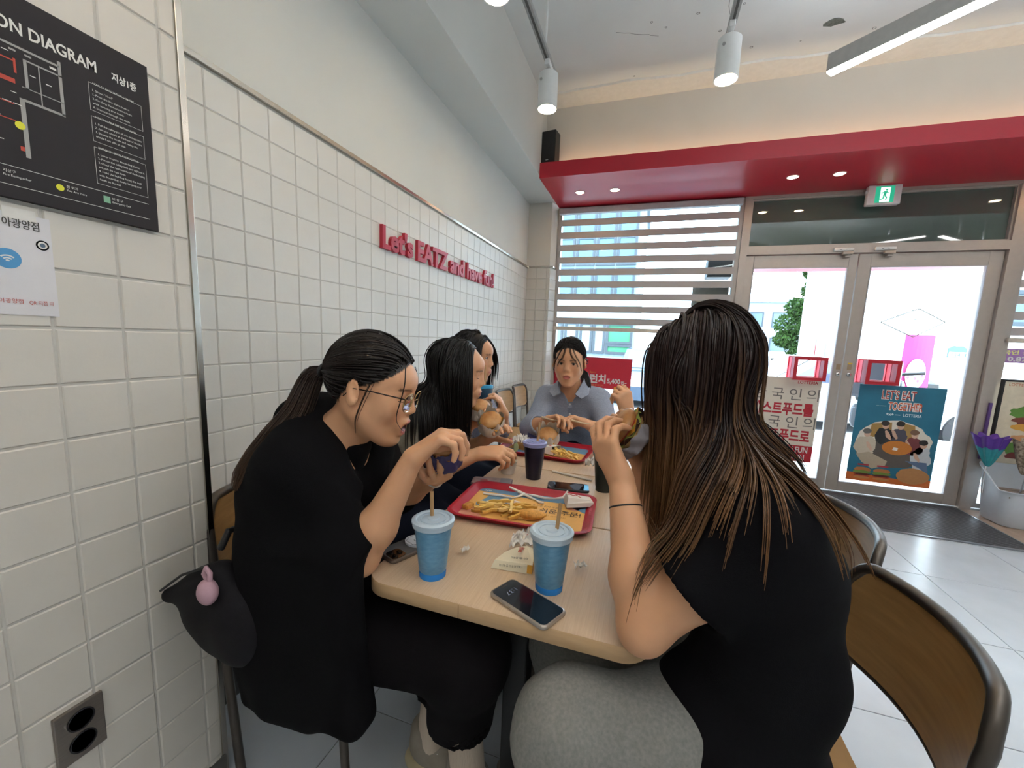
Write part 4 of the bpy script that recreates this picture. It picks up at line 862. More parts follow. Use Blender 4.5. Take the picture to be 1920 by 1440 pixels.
# fries carton standing on its side on the near table
MC = rotM(1.0, .868, TH, 8)
def carton(M, lab):
    P = [(-.052, -.026), (.040, -.026), (.040, .030), (-.030, .034)]
    prof = [(-.052, 0), (.042, 0), (.042, .030), (.030, .036), (.012, .034), (.0, .026), (-.012, .020), (-.026, .018)]
    b = MB(); 
    bot = [(-.055, -.032, .001), (.042, -.036, .001), (.042, .028, .001), (-.030, .026, .001)]
    topf = [(-.048, -.022, .017), (.042, -.030, .021), (.042, .024, .030), (.020, .030, .034), (-.006, .022, .030), (-.030, .010, .022)]
    b.add(bot + topf, [(3, 2, 1, 0), (4, 5, 6, 7, 8, 9), (0, 1, 5, 4), (1, 2, 6, 5), (2, 3, 8, 7, 6), (3, 0, 4, 9, 8)])
    o = obj('fries_carton', b.xf(M), mat('carton_cream', 'ded1b4', .55, var=.02)); tag(o, lab, 'packaging')
    obj('yellow_end', MB().add([(.0425, -.036, .001), (.0425, .028, .001), (.0425, .024, .030), (.0425, -.030, .021)], [(0, 1, 2, 3)]).xf(M), mat('carton_yellow', 'd99a2b', .5), o)
    obj('yellow_end', MB().add([(.030, -.0357, .0022), (.0423, -.0362, .0022), (.0423, -.0306, .0205), (.030, -.0297, .020)], [(0, 1, 2, 3)]).xf(M), mat('carton_yellow', 'd99a2b', .5), o)
    fr = frameM((-.006, -.0274, .0232), (1, 0, 0), (0, .98, .18)); 
    text('red_text', 'fries', M @ frameM((.004, .018, .0335), (0, -1, .05), (1, 0, .02)), .017, M_inkr, o, .026, .0006, lift=.0008)
    text('fine_text', '리아 패스트푸드', M @ frameM((.030, -.014, .0268), (-1, 0, -.05), (0, -1, -.12)), .008, mat('print_brown', '3c3834', .6), o, .040, .0002, lift=.0010)
    Ms_ = M @ frameM((.028, -.0305, .0165), (-1, -.04, -.04), (0, -.3, -.95)); text('fine_text', '리아 패스트푸드 한국인의', Ms_, .006, mat('print_brown', '3c3834', .6), o, .062, 0, lift=-.0004)
    return o
carton(MC, 'cream paper fries carton lying on its side between the two blue cups')
MW = rotM(1.02, .935, TH, 10)
pw = paper('burger_wrapper', 'crumpled white wrapper with red drawing behind the fries carton', 'wrapper', crumple(MW, .11, .07, .022, 5, .0, .012), 22, 14, M_pap)
obj('red_squiggle', MB().tube([(-.02 + .045 * k / 14, .015 * math.sin(k * .8), .040 - .00004 * (k - 7) ** 2) for k in range(15)], .0011, 5).xf(MW), M_inkr, pw)
paper('paper_scrap', 'tiny torn paper scrap right of the near blue cup', 'scrap', crumple(rotM(1.147, .895, TH, 30), .028, .02, .014, 8, 0), 8, 6, M_pap, 'paper scraps')
paper('paper_scrap', 'tiny paper scrap beside the left blue cup', 'scrap', crumple(rotM(.868, .862, TH, 70), .02, .014, .012, 9, 0), 8, 6, M_pap, 'paper scraps')
# second table: straw, napkin, dessert cup
o = obj('drinking_straw', MB().tube([(1.0 - .075, 1.575, TH + .0045), (1.0 + .09, 1.530, TH + .0045)], .0042, 10), mat('straw_white', 'd9d2c6', .5), smooth=60); tag(o, 'white wrapped straw lying on the second table', 'straw')
paper('paper_napkin', 'crumpled white napkin at the edge of the second red tray', 'napkin', crumple(rotM(1.075, 1.65, TH, 10), .06, .05, .03, 12, 0, .008), 16, 14, M_pap)
t = thing('dessert_cup', 'small white paper cup with pale ice cream on the second table', 'cup', (.762, 1.490, TH))
obj('cup_body', MB().lathe([(.0001, .002), (.026, .002), (.026, 0), (.036, .05), (.0375, .052), (.036, .053), (.034, .050), (.030, .046)], (.762, 1.490, TH), 28), mat('paper_cup', 'd3cbc1', .5), t, smooth=50)
obj('ice_cream', MB().ell((.762, 1.490, TH + .042), (.033, .033, .014), 20, 10), mat('ice_cream', 'd9cda0', .5, var=.06, bump=.5, bscale=150, sss=.2), t, smooth=60)
o = obj('dessert_spoon', MB().add(*(lambda P: (P + [(x, y + .0015, z) for x, y, z in P], [tuple(range(len(P))), tuple(range(2 * len(P) - 1, len(P) - 1, -1))] + [(i, len(P) + i, len(P) + (i + 1) % len(P), (i + 1) % len(P)) for i in range(len(P))]))(
    [(.786 + .010 * math.cos(a) + (.030 if False else 0) + .012, 1.470, .835 + .017 * math.sin(a)) for a in np.linspace(-.9, 4.04, 14)] + [(.784, 1.472, .775), (.776, 1.478, .755), (.770, 1.480, .755), (.778, 1.474, .79)])), mat('spoon_green', 'a9b98c', .4, var=.03)); tag(o, 'pale green plastic spoon standing in the ice cream', 'spoon')
# far tray with its food
t2, MT2 = tray(.828, 1.868, -3, 'red tray with wrapped burger and fries on the far table')
ln2 = liner(MT2, 'yellow and blue paper liner under the food on the far red tray', M_lin)
onl(ln2, MT2, 'blue_border', [(.03, .118), (.06, .04), (.185, .02), (.185, .118)], M_lblue); onl(ln2, MT2, 'blue_border', [(-.185, -.118), (-.05, -.118), (-.06, -.06), (-.185, -.04)], M_lblue)
FL2 = 'golden french fry spilling from the white carton on the far tray'; FG2 = 'fries on the far tray'
MF = MT2 @ rotM(.045, -.050, .012, -14)
b = MB().add([(-.055, -.035, 0), (.025, -.035, 0), (.035, .032, 0), (-.05, .034, 0), (-.05, -.028, .026), (.01, -.030, .034), (.026, .026, .036), (-.045, .028, .024)], [(3, 2, 1, 0), (4, 5, 6, 7), (0, 1, 5, 4), (2, 3, 7, 6), (3, 0, 4, 7)])
o = obj('fries_carton', b.xf(MF), M_pap); tag(o, 'white fries carton tipped over on the far red tray', 'packaging'); obj('red_mark', MB().ell((-.012, -.002, .0315), (.007, .006, .0015), 10, 6).xf(MF), M_inkr, o)
for k in range(30):
    x = .01 + .10 * rf.random(); y = -.034 + .062 * rf.random()
    fry(MF, x, y - .008 * (x > .06), .004 + .020 * max(0, (1 - x / .10)) * rf.random() + .003 * (k % 4), rf.uniform(-40, 22), rf.uniform(-.012, .004), rf.uniform(.045, .07), FL2, FG2)
# ---------------- burgers
M_bun = mat('bun', '9c6331', .42, var=.12, scale=26, col2='c09058', coat=.1, bump=.3, bscale=120); M_bunw = mat('bun_cut', 'd7ae72', .7, var=.1, scale=90); M_pat = mat('patty', '43261a', .7, var=.2, scale=80, bump=.6, bscale=250)
M_let2 = mat('lettuce', '9aa852', .5, var=.2, scale=60); M_tom = mat('tomato', 'a63c2a', .4); M_chs = mat('cheese', 'd89a33', .45)
def burger(M, r, lab, wrap=None, bite=False):
    org = M[:3, 3]; t = thing('burger', lab, 'burger', org)
    def dome(sq, z0, h, s): return MB().lathe([(r * s, 0), (r * s * 1.04, h * .22), (r * s * .97, h * .55), (r * s * .72, h * .84), (r * s * .2, h), (.0001, h)], (0, 0, z0), 28)
    obj('bun_top', dome(0, .030, .021, 1.0).xf(M), M_bun, t, smooth=60)
    obj('bun_bottom', MB().lathe([(.0001, 0), (r * .85, 0), (r * .98, .006), (r, .014), (.0001, .0145)], (0, 0, 0), 28).xf(M), M_bunw, t, smooth=60)
    obj('patty', MB().lathe([(.0001, .014), (r * .98, .014), (r * 1.02, .018), (r * .98, .023), (.0001, .023)], n=28).xf(M), M_pat, t, smooth=60)
    obj('lettuce', MB().grid(lambda u, v: (r * (.5 + .62 * v) * math.cos(2 * math.pi * u), r * (.5 + .62 * v) * math.sin(2 * math.pi * u), .025 + .005 * v * math.sin(2 * math.pi * u * 9 + 1) - .004 * v), 72, 5, True).xf(M), M_let2, t, smooth=60)
    obj('tomato', MB().lathe([(.0001, .0255), (r * .92, .0255), (r * .94, .028), (r * .92, .0305), (.0001, .0305)], n=24).xf(M), M_tom, t, smooth=60)
    obj('cheese', MB().add([(-r, -r * .8, .0235), (r * .9, -r, .0235), (r, r * .85, .0235), (-r * .9, r, .0235), (0, 0, .0245)], [(0, 1, 4), (1, 2, 4), (2, 3, 4), (3, 0, 4)]).xf(M), M_chs, t)
    if wrap:
        wm, hi = wrap; r3 = np.random.default_rng(int(org[0] * 1000)); ph = r3.uniform(0, 6.3, 5)
        def fn(u, v):
            a = 2 * math.pi * u; k = sum(math.sin((3 + 2 * i) * a + ph[i] + v * 5) for i in range(5)) / 5
            k += .6 * sum(abs(math.sin((7 + 3 * i) * a + ph[i] * 2 - v * 9)) for i in range(3)) / 3
            rad = r * (.25 + .85 * min(1, v * 2.2)) * (1 + .12 * k) + .003
            return (rad * math.cos(a), rad * math.sin(a), -.012 - .012 * (1 - v) + (hi + .012) * max(0, v - .35) / .65 * (1 + .5 * k))
        obj('wrapper', MB().grid(fn, 72, 14, True).xf(M), wm, t, smooth=60)
    return t
def aimM(o, z, x=(1, 0, 0)):
    z = np.array(z, float); z /= np.linalg.norm(z); x = np.array(x, float); x = x - z * (x @ z); x /= np.linalg.norm(x); M = np.eye(4)
    M[:3, 0] = x; M[:3, 1] = np.cross(z, x); M[:3, 2] = z; M[:3, 3] = o; return M
M_wp = mat('wrap_paper', 'd8cfc3', .6, var=.05, scale=40); M_navy = mat('wrap_navy', '2b2f5c', .5, var=.1); M_purp = mat('wrap_purple', '322a5a', .5, var=.1)
bb = burger(aimM((MT2 @ np.array((-.01, .045, .050, 1)))[:3], (.15, -.55, .8)), .045, 'burger in a navy and white wrapper on the far tray', (M_wp, .050))
obj('navy_carton', MB().grid(lambda u, v: tuple((MT2 @ np.array((-.06 + .05 * math.sin(2.2 * (u - .5)) , .03 - .035 * math.cos(2.2 * (u - .5)), .006 + .075 * v - .02 * u * v, 1)))[:3]), 10, 6), M_navy, bb)
text('carton_text', 'A | W', MT2 @ frameM((-.088, .004, .05), (.8, -.55, .1), (0, .1, 1)), .016, mat('print_coral', 'b5563f', .5), bb, .03, lift=.004)
paper('burger_wrapper', 'opened white wrapper with crumbs at the left of the far tray', 'wrapper', crumple(MT2 @ rotM(-.12, -.02, .004, 15), .10, .13, .03, 21, 0, .01), 20, 18, M_pap)
# ================================================================== OUTSIDE
M_asph = mat('asphalt', '8d8f92', .9, var=.08, scale=8); M_pave = mat('paving', 'cfccc6', .9, var=.06)
gnd = struct(obj('ground_outside', MB().box((-25, 4.42, -.30), (40, 60, -.12)), M_asph), 'grey street outside the doors')
struct(obj('pavement_outside', MB().box((-25, 4.42, -.12), (40, 7.2, -.02)), M_pave), 'pale pavement outside the doors')
M_wb = mat('render_white', 'dcdedd', .8, var=.03); M_grey = mat('facade_grey', '7a848a', .7, var=.05); M_win = mat('far_glass', '31485a', .15, var=.15, scale=.6, spec=.8); M_wf = mat('far_frame', '28333c', .5)
M_grn = mat('far_green_panel', '1c6a48', .5, var=.15, scale=2)
def building(nm, lab, x0, x1, y0, y1, z1, m, wins, extra=None):
    t = thing(nm, lab, 'building', ((x0 + x1) / 2, y0, -.3)); obj('wall', MB().box((x0, y0, -.3), (x1, y1, z1)), m, t)
    obj('roof_edge', MB().box((x0 - .1, y0 - .12, z1 - .25), (x1 + .1, y1, z1 + .1)), M_grey, t)
    for (a, b, c, d, mm) in wins:
        w = obj('window', frame(MB(), a, b, c, d, .08, y0 - .06, y0 + .02), M_wf, t); obj('pane', MB().box((a + .06, y0 - .02, c + .06), (b - .06, y0 - .005, d - .06)), mm, w)
    return t
# left: glazed shop building opposite the window
M_pw = mat('far_pale_panel', '7d9094', .5, var=.05); M_cy = mat('far_cyan_glass', '2a5f72', .2, var=.15, scale=.8, spec=.8)
wn_ = []
for k in range(8):
    x = -4.6 + .66 * k
    for z in (2.75, 3.75, 4.75): wn_.append((x, x + .62, z, z + .92, M_cy))
wn_ += [(-3.4, -2.6, .55, 1.9, M_win), (-2.5, -1.6, .55, 1.9, M_win), (-1.55, -1.09, .88, 1.9, M_pw), (-1.03, -.60, .88, 1.9, M_pw), (-.58, -.17, .88, 1.9, M_pw), (-.14, .70, 1.22, 1.9, M_grn), (-.14, .70, .88, 1.21, M_grn), (-4.4, -3.5, .55, 1.9, M_win)]
building('shop_building', 'glazed building with green window panels across the street, seen under the blind', -5, .78, 14.0, 20, 6.4, mat('facade_pale', '6d7f88', .7), wn_)
building('office_building', 'white rendered building standing behind the pole, covering half the tree', 6.02, 12.5, 15, 16.2, 10.0, M_wb, [(6.75, 7.25, .6, 1.9, M_grey), (8.2, 9.4, 1.0, 2.6, M_win), (8.2, 9.4, 4.2, 5.8, M_win)])
building('white_building', 'white building with an address plate beyond the right door', 6.35, 14.5, 10.9, 14.6, 8.0, M_wb, [(7.85, 8.6, 1.9, 2.6, M_win), (9.2, 10.6, 1.4, 3.0, M_win)])
building('grey_building', 'pale grey building far down the street left of the tree', 8.2, 12.5, 38, 44, 5.2, M_grey, [(8.8, 9.8, 1, 2.2, M_win), (10.4, 11.6, 1, 2.2, M_win), (8.8, 9.8, 3, 4.2, M_win), (10.4, 11.6, 3, 4.2, M_win)])
# address plate and pink banner
t = thing('address_plate', 'blue and white house number plate reading 334-1 on the white building', 'sign', (7.27, 10.88, 1.26))
Mad = np.array([[.62, 0, 0, 7.27 - 9.02 * .62], [0, 0, 1, 10.86], [0, .62, 0, 1.34 - 1.53 * .62], [0, 0, 0, 1.]])
obj('plate', MB().prism([(8.78, 1.36), (9.26, 1.36), (9.26, 1.66), (9.15, 1.74), (8.89, 1.74), (8.78, 1.66)], 0, .02).xf(Mad), mat('plate_blue', '3b568f', .5), t)
obj('number_field', MB().box((7.135, 10.853, 1.245), (7.405, 10.86, 1.345)), mat('plate_white', 'e8e8e4', .5), t)
text('number_text', '334-1', frameM((7.14, 10.852, 1.255), (1, 0, 0), (0, 0, 1)), .10, mat('plate_ink', '3a4a80', .5), t, .26, .003)
t = thing('vertical_sign', 'small vertical red lettered sign above the house number', 'sign', (7.27, 10.88, 1.45)); obj('board', MB().box((7.23, 10.87, 1.46), (7.33, 10.89, 1.74)), M_wb, t)
for k, s in enumerate('한국원'): text('sign_text', s, frameM((7.235, 10.869, 1.66 - .085 * k), (1, 0, 0), (0, 0, 1)), .08, M_inkr, t, .08)
t = thing('street_banner', 'pink vertical banner standing outside the right door', 'banner', (4.92, 7.4, -.02))
obj('cloth', MB().grid(lambda u, v: (4.745 + .345 * u, 7.4 + .012 * math.sin(3 * v + 4 * u), .18 + 1.36 * v), 8, 12), mat('banner_pink', '9a2a68', .6, var=.05), t)
obj('pole', MB().tube([(4.735, 7.41, -.02), (4.735, 7.41, 1.58)], .010, 8), M_trk, t); obj('foot', MB().lathe([(.16, 0), (.16, .04), (.02, .05)], (4.9, 7.42, -.02), 20), M_trk, t)
p = MB(); p.add([(4.92 + .115 * math.cos(a), 7.38, .98 + .22 * math.sin(a)) for a in np.linspace(0, 6.28, 25)[:-1]], [tuple(range(23, -1, -1))]); obj('white_emblem', p, M_wb, t)
p = MB()
for k in range(5): p.add([(4.84 + .04 * k + .018 * math.cos(a), 7.375, .93 + .05 * math.sin(k * 1.7) + .025 * math.sin(a)) for a in np.linspace(0, 6.28, 9)[:-1]], [tuple(range(7, -1, -1))])
obj('purple_marks', p, mat('mark_purple', '6d4f9a', .5), t)
# tree
t = thing('street_tree', 'leafy green street tree seen through the left glass door', 'tree', (7.2, 20, -.3))
obj('trunk', MB().tube([(7.3, 20, -.3), (7.3, 20, 1.5), (7.2, 20, 3.0), (7.4, 20, 4.4)], [.14, .12, .07, .03], 8), mat('bark', '6a5a48', .9, var=.2), t)
rt = np.random.default_rng(5); lv = MB(); 
nl = 7500; vv = []; ff = []
cl = [(7.0, 1.7, .55), (6.75, 2.3, .55), (7.35, 2.2, .65), (7.8, 1.9, .6), (7.3, 2.9, .6), (6.95, 3.0, .45), (7.7, 3.0, .6), (7.5, 3.7, .5), (7.7, 4.2, .5), (7.2, 1.3, .5), (7.35, 4.5, .42), (7.5, 5.0, .4), (6.6, 1.7, .4)]
for k in range(nl):
    cx, cz, r = cl[rt.integers(len(cl))]; d = rt.normal(0, 1, 3); d /= np.linalg.norm(d); q = np.array((cx, 20.0, cz)) + d * r * (.75 + .3 * rt.random()) * (1, .8, .85)
    a = rt.normal(0, 1, 3); a /= np.linalg.norm(a); b = np.cross(a, rt.normal(0, 1, 3)); b /= np.linalg.norm(b); s = rt.uniform(.05, .10)
    vv += [q - a * s, q + b * s * .5, q + a * s, q - b * s * .5]; ff.append((4 * k, 4 * k + 1, 4 * k + 2, 4 * k + 3))
lo_ = obj('foliage', MB().add(vv, ff), mat('leaf_green', '24381c', .8, spec=.1, var=.3, scale=1.5, col2='3c5527'), t); lo_['kind'] = 'stuff'
# cars
def car(x, y, ang, col, lab, s=1.0):
    t = thing('parked_car', lab, 'car', (x, y, -.3), 'cars parked in the street'); M = rotM(x, y, -.30, ang)
    m = mat('car_' + col, col, .25, .2, var=.02, coat=.8)
    body = [(-2.2, .35), (-2.25, .65), (-2.1, .86), (-1.2, .95), (-.65, 1.42), (.75, 1.46), (1.45, 1.02), (2.1, .90), (2.25, .62), (2.2, .35)]
    def ext(poly, w0, w1, zmid): return None
    n = len(body); b = MB()
    for s_ in (-1, 1): pass
    v = [(x_, -.86 + .16 * max(0, z_ - .95) / .5, z_) for x_, z_ in body] + [(x_, .86 - .16 * max(0, z_ - .95) / .5, z_) for x_, z_ in body]
    b.add(v, [tuple(range(n)), tuple(range(2 * n - 1, n - 1, -1))] + [((i + 1) % n, i, n + i, n + (i + 1) % n) for i in range(n)])
    obj('body', b.xf(M), m, t)
    gm = mat('car_glass', '39495a', .08, spec=.9)
    g_ = MB()
    for s_ in (-1, 1):
        yv = lambda z: s_ * (.868 - .16 * max(0, z - .95) / .5)
        g_.add([(-1.05, yv(1.0), 1.0), (-.6, yv(1.36), 1.36), (.68, yv(1.39), 1.39), (1.25, yv(1.03), 1.03)], [(0, 1, 2, 3)])
    g_.add([(-1.16, -.70, 1.0), (-1.16, .70, 1.0), (-.70, .62, 1.39), (-.70, -.62, 1.39)], [(0, 1, 2, 3)]); g_.add([(1.40, -.70, 1.06), (1.40, .70, 1.06), (.80, .62, 1.445), (.80, -.62, 1.445)], [(3, 2, 1, 0)])
    obj('windows', g_.xf(M), gm, t)
    for wx in (-1.4, 1.4):
        for s_ in (-1, 1):
            w = obj('wheel', MB().lathe([(.0001, -.1), (.2, -.1), (.31, -.09), (.32, 0), (.31, .09), (.2, .1), (.0001, .1)], n=20).xf(M @ frameM((wx, s_ * .80, .32), (1, 0, 0), (0, 0, 1))), mat('tyre', '1d1d1f', .8), t, smooth=40)
            obj('rim', MB().lathe([(.0001, .105), (.19, .105)], n=16).xf(M @ frameM((wx, s_ * .80, .32), (1, 0, 0), (0, 0, 1))), M_chrome, w)
    obj('lamp', MB().box((-2.26, -.8, .66), (-2.16, -.5, .8)).box((-2.26, .5, .66), (-2.16, .8, .8)).xf(M), M_white, t)
    obj('mirror', MB().box((-.85, -1.0, .98), (-.7, -.86, 1.1)).box((-.85, .86, .98), (-.7, 1.0, 1.1)).xf(M), M_black, t)
car(1.45, 11.2, 90, '2c3f54', 'blue car parked in front of the green panelled building')
car(4.75, 9.2, 186, '8a8d92', 'silver car parked in the street behind the left red handle')
car(6.9, 26.0, 70, '8f9497', 'white car parked under the tree')
car(10.6, 35.0, 75, '4f575f', 'grey car parked farthest down the street')
# scooter
t = thing('parked_scooter', 'black delivery scooter parked beyond the right red handle', 'scooter', (4.02, 6.2, -.02))
Msc = rotM(4.02, 6.2, -.02, 60); 
for wx in (-.6, .6): obj('wheel', MB().lathe([(.12, -.05), (.24, -.05), (.26, 0), (.24, .05), (.12, .05)], n=20).xf(Msc @ frameM((wx, 0, .26), (1, 0, 0), (0, 0, 1))), mat('tyre', '1d1d1f', .8), t, smooth=40)
obj('body', MB().box((-.75, -.16, .40), (.1, .16, .72), .08).box((.05, -.14, .24), (.4, .14, .34), .04).box((.36, -.17, .3), (.6, .17, .95), .06).xf(Msc), mat('scooter_dark', '2b2d35', .4), t, smooth=40)
obj('seat', MB().box((-.7, -.14, .72), (-.05, .14, .82), .04).xf(Msc), M_black, t, smooth=40)
obj('handlebar', MB().tube([(.5, -.34, 1.05), (.55, 0, 1.0), (.5, .34, 1.05)], .02, 8).tube([(.55, 0, .9), (.56, 0, 1.02)], .03, 8).xf(Msc), M_black, t)
obj('delivery_box', MB().box((-1.05, -.22, .80), (-.6, .22, 1.2), .03).xf(Msc), mat('box_dark', '44464f', .5), t)
# utility pole
o = obj('utility_pole', MB().tube([(5.93, 14, -.3), (5.93, 14, 8)], [.11, .08], 12), mat('pole_pale', 'd2d4d4', .8)); tag(o, 'pale concrete utility pole right of the tree', 'pole')
t = thing('street_sign', 'red sign board on the building behind the tree', 'sign', (6.2, 14.93, -.3)); obj('board', MB().box((6.10, 14.9, .75), (6.32, 14.93, 1.45)), mat('sign_red', '8a2228', .5), t); obj('cap', MB().box((6.10, 14.89, 1.45), (6.32, 14.93, 1.62)), M_grey, t); obj('post', MB().tube([(6.2, 14.94, -.3), (6.2, 14.94, 1.0)], .03, 8), M_trk, t)
# the shop's own red awning and menu lightbox outside
o = obj('outer_awning', MB().box((2.03, 4.42, 2.05), (4.02, 5.0, 2.95)), M_red); struct(o, 'red fascia outside above the doors')
t = thing('outdoor_light_box', 'dark lamp box fixed to the red fascia outside the left window', 'lamp', (1.85, 4.62, 1.93)); obj('case', MB().box((1.74, 4.55, 1.935), (1.965, 4.75, 2.115), .01), M_black, t); obj('bracket', MB().box((1.90, 4.60, 2.08), (2.04, 4.66, 2.115)), M_black, t)
po, Mp, w, h = poster('window_poster', 'grey poster with food picture in the corner of the left window', 'poster', 1.605, 1.63, 1.92, 1.855, mat('poster_grey', '8d8378', .5), YD + .03)
for cx in (-.08, .0, .08): flat(po, 'food_picture', blob(cx, .07, .045, .035, 14, 0, .1), 'cfae8c', .001)
# ================================================================== FIGURES: implicit surface modeller
def nrm(v): v = np.asarray(v, float); return v / (np.linalg.norm(v) + 1e-12)
class Body:
    def __init__(s): s.p = []
    def cone(s, a, b, ra, rb, k=.02, op='u', cap=False):
        a = np.asarray(a, float); b = np.asarray(b, float); s.p.append(('c', (a, b - a, ra, rb, cap), k, op)); return s
    def chain(s, pts, rad, k=.02):
        for i in range(len(pts) - 1): s.cone(pts[i], pts[i + 1], rad[i], rad[i + 1], k)
        return s
    def ell(s, c, r, R=None, k=.02, op='u'):
        s.p.append(('e', (np.asarray(c, float), np.asarray(r, float), np.eye(3) if R is None else np.asarray(R, float)), k, op)); return s
    def rbox(s, c, h, rad, R=None, k=.02, op='u'):
        s.p.append(('b', (np.asarray(c, float), np.asarray(h, float) - rad, rad, np.eye(3) if R is None else np.asarray(R, float)), k, op)); return s
    def plane(s, o, n): s.p.append(('p', (np.asarray(o, float), nrm(n)), .004, 'i')); return s
    def inflate(s, d):
        q = Body()
        for t, a, k, op in s.p:
            if t == 'c': a = (a[0], a[1], a[2] + d, a[3] + d, a[4])
            elif t == 'e': a = (a[0], a[1] + d, a[2])
            elif t == 'b': a = (a[0], a[1], a[2] + d, a[3])
            q.p.append((t, a, k, op))
        return q
    @staticmethod
    def d1(t, a, P):
        if t == 'c':
            o, ba, ra, rb, cap = a; pa = P - o; bb = ba @ ba + 1e-12; h = (pa @ ba) / bb; hc = np.clip(h, 0, 1)
            d = np.sqrt(((pa - hc[..., None] * ba) ** 2).sum(-1)) - (ra + (rb - ra) * hc)
            if cap: d = np.maximum(d, (h - 1) * math.sqrt(bb))
            return d
        if t == 'e':
            c, r, R = a; q = (P - c) @ R; k0 = np.sqrt(((q / r) ** 2).sum(-1)); k1 = np.sqrt(((q / r ** 2) ** 2).sum(-1)); return k0 * (k0 - 1) / (k1 + 1e-9)
        if t == 'b':
            c, h, rad, R = a; q = np.abs((P - c) @ R) - h; return np.sqrt((np.maximum(q, 0) ** 2).sum(-1)) + np.minimum(q.max(-1), 0) - rad
        if t == 'p': return (P - a[0]) @ a[1]
    @staticmethod
    def comb(D, d, k, op):
        if op == 'u': h = np.maximum(k - np.abs(D - d), 0) / k; return np.minimum(D, d) - h * h * k * .25
        if op == 's': d = -d
        h = np.maximum(k - np.abs(D - d), 0) / k; return np.maximum(D, d) + h * h * k * .25
    def ev(s, P):
        D = np.full(P.shape[:-1], 9.0)
        for t, a, k, op in s.p: D = s.comb(D, s.d1(t, a, P), k, op)
        return D
    def bounds(s):
        lo = np.full(3, 9e9); hi = -lo
        for t, a, k, op in s.p:
            if op != 'u': continue
            if t == 'c':
                for q, r in ((a[0], a[2]), (a[0] + a[1], a[3])): lo = np.minimum(lo, q - r); hi = np.maximum(hi, q + r)
            elif t == 'e': lo = np.minimum(lo, a[0] - a[1].max()); hi = np.maximum(hi, a[0] + a[1].max())
            elif t == 'b': m = np.linalg.norm(a[1]) + a[2]; lo = np.minimum(lo, a[0] - m); hi = np.maximum(hi, a[0] + m)
        return lo - .03, hi + .03
    def mesh(s, res, disp=None):
        B = 8; lo, hi = s.bounds(); nb = np.ceil((hi - lo) / (res * B)).astype(int) + 1; side = res * B
        I = np.stack(np.meshgrid(*[np.arange(n) for n in nb], indexing='ij'), -1).reshape(-1, 3)
        Cn = lo + (I + .5) * side; hd = side * .87
        D = np.full(len(I), 9.0); per = []
        for t, a, k, op in s.p:
            d = s.d1(t, a, Cn); per.append(d); D = s.comb(D, d, k, op)
        act = np.abs(D) < hd * 1.5 + (.02 if disp else .006); I = I[act]; Cn = Cn[act]; per = [d[act] for d in per]
        g = np.stack(np.meshgrid(*[np.arange(B + 1)] * 3, indexing='ij'), -1).reshape(-1, 3) * res
        n3 = (B + 1) ** 3; base = lo + I * side; V = np.full((len(I), n3), 9.0)
        for (t, a, k, op), d in zip(s.p, per):
            sel = np.ones(len(I), bool) if op == 'i' else (d < hd * 1.6 + k + .03)
            if not sel.any(): continue
            P = base[sel][:, None, :] + g[None]
            V[sel] = s.comb(V[sel], s.d1(t, a, P), k, op)
        if disp: V += disp(base[:, None, :] + g[None])
        V = V.reshape(-1, B + 1, B + 1, B + 1)
        cs = [(0, 0, 0), (1, 0, 0), (0, 1, 0), (1, 1, 0), (0, 0, 1), (1, 0, 1), (0, 1, 1), (1, 1, 1)]
        cor = np.stack([V[:, i:i + B, j:j + B, k:k + B] for i, j, k in cs], -1)
        neg = cor < 0; m = neg.any(-1) & ~neg.all(-1); idx = np.argwhere(m); cor = cor[m]; neg = neg[m]
        gc = I[idx[:, 0]] * B + idx[:, 1:]
        acc = np.zeros((len(gc), 3)); cnt = np.zeros(len(gc)); csn = np.array(cs, float)
        for a_ in range(8):
            for ax in range(3):
                b_ = a_ | (1 << ax)
                if b_ == a_: continue
                x = neg[:, a_] != neg[:, b_]; va, vb = cor[x, a_], cor[x, b_]; tt = va / (va - vb)
                acc[x] += csn[a_] + (csn[b_] - csn[a_]) * tt[:, None]; cnt[x] += 1
        vert = lo + (gc + acc / cnt[:, None]) * res
        N = nb * B + 4; key = lambda c: (c[:, 0] * N[1] + c[:, 1]) * N[2] + c[:, 2]
        K = key(gc); od = np.argsort(K); Ks = K[od]
        def look(c):
            q = key(c); p = np.clip(np.searchsorted(Ks, q), 0, len(Ks) - 1); ok = Ks[p] == q; return od[p], ok
        F = []
        for ax in range(3):
            b_ = 1 << ax; x = neg[:, 0] != neg[:, b_]; c = gc[x]; e1, e2 = np.zeros(3, int), np.zeros(3, int); e1[(ax + 1) % 3] = 1; e2[(ax + 2) % 3] = 1
            i0 = np.nonzero(x)[0]; i1, k1 = look(c - e1); i2, k2 = look(c - e1 - e2); i3, k3 = look(c - e2); ok = k1 & k2 & k3
            q = np.stack([i0, i1, i2, i3], 1)[ok]; fl = neg[x, 0][ok]; q[~fl] = q[~fl][:, ::-1]; F.append(q)
        return vert, np.concatenate(F)
def wrinkles(seed, amp, freq=30.0, dirs=None, n=7):
    r = np.random.default_rng(seed); K = r.normal(0, 1, (n, 3)); K /= np.linalg.norm(K, axis=1)[:, None]
    if dirs is not None: K = K * .45 + np.asarray(dirs) * r.choice([-1, 1], n)[:, None]
    K *= freq * r.uniform(.6, 1.5, n)[:, None]; ph = r.uniform(0, 6.3, n)
    def f(P):
        q = 0; w = np.sin(P @ K[0] * .37 + 1.0) * 1.3
        for i in range(n): q = q + np.sin(P @ K[i] + ph[i] + w) / n
        return amp * (1.6 * np.abs(q) ** .8 * np.sign(q))
    return f
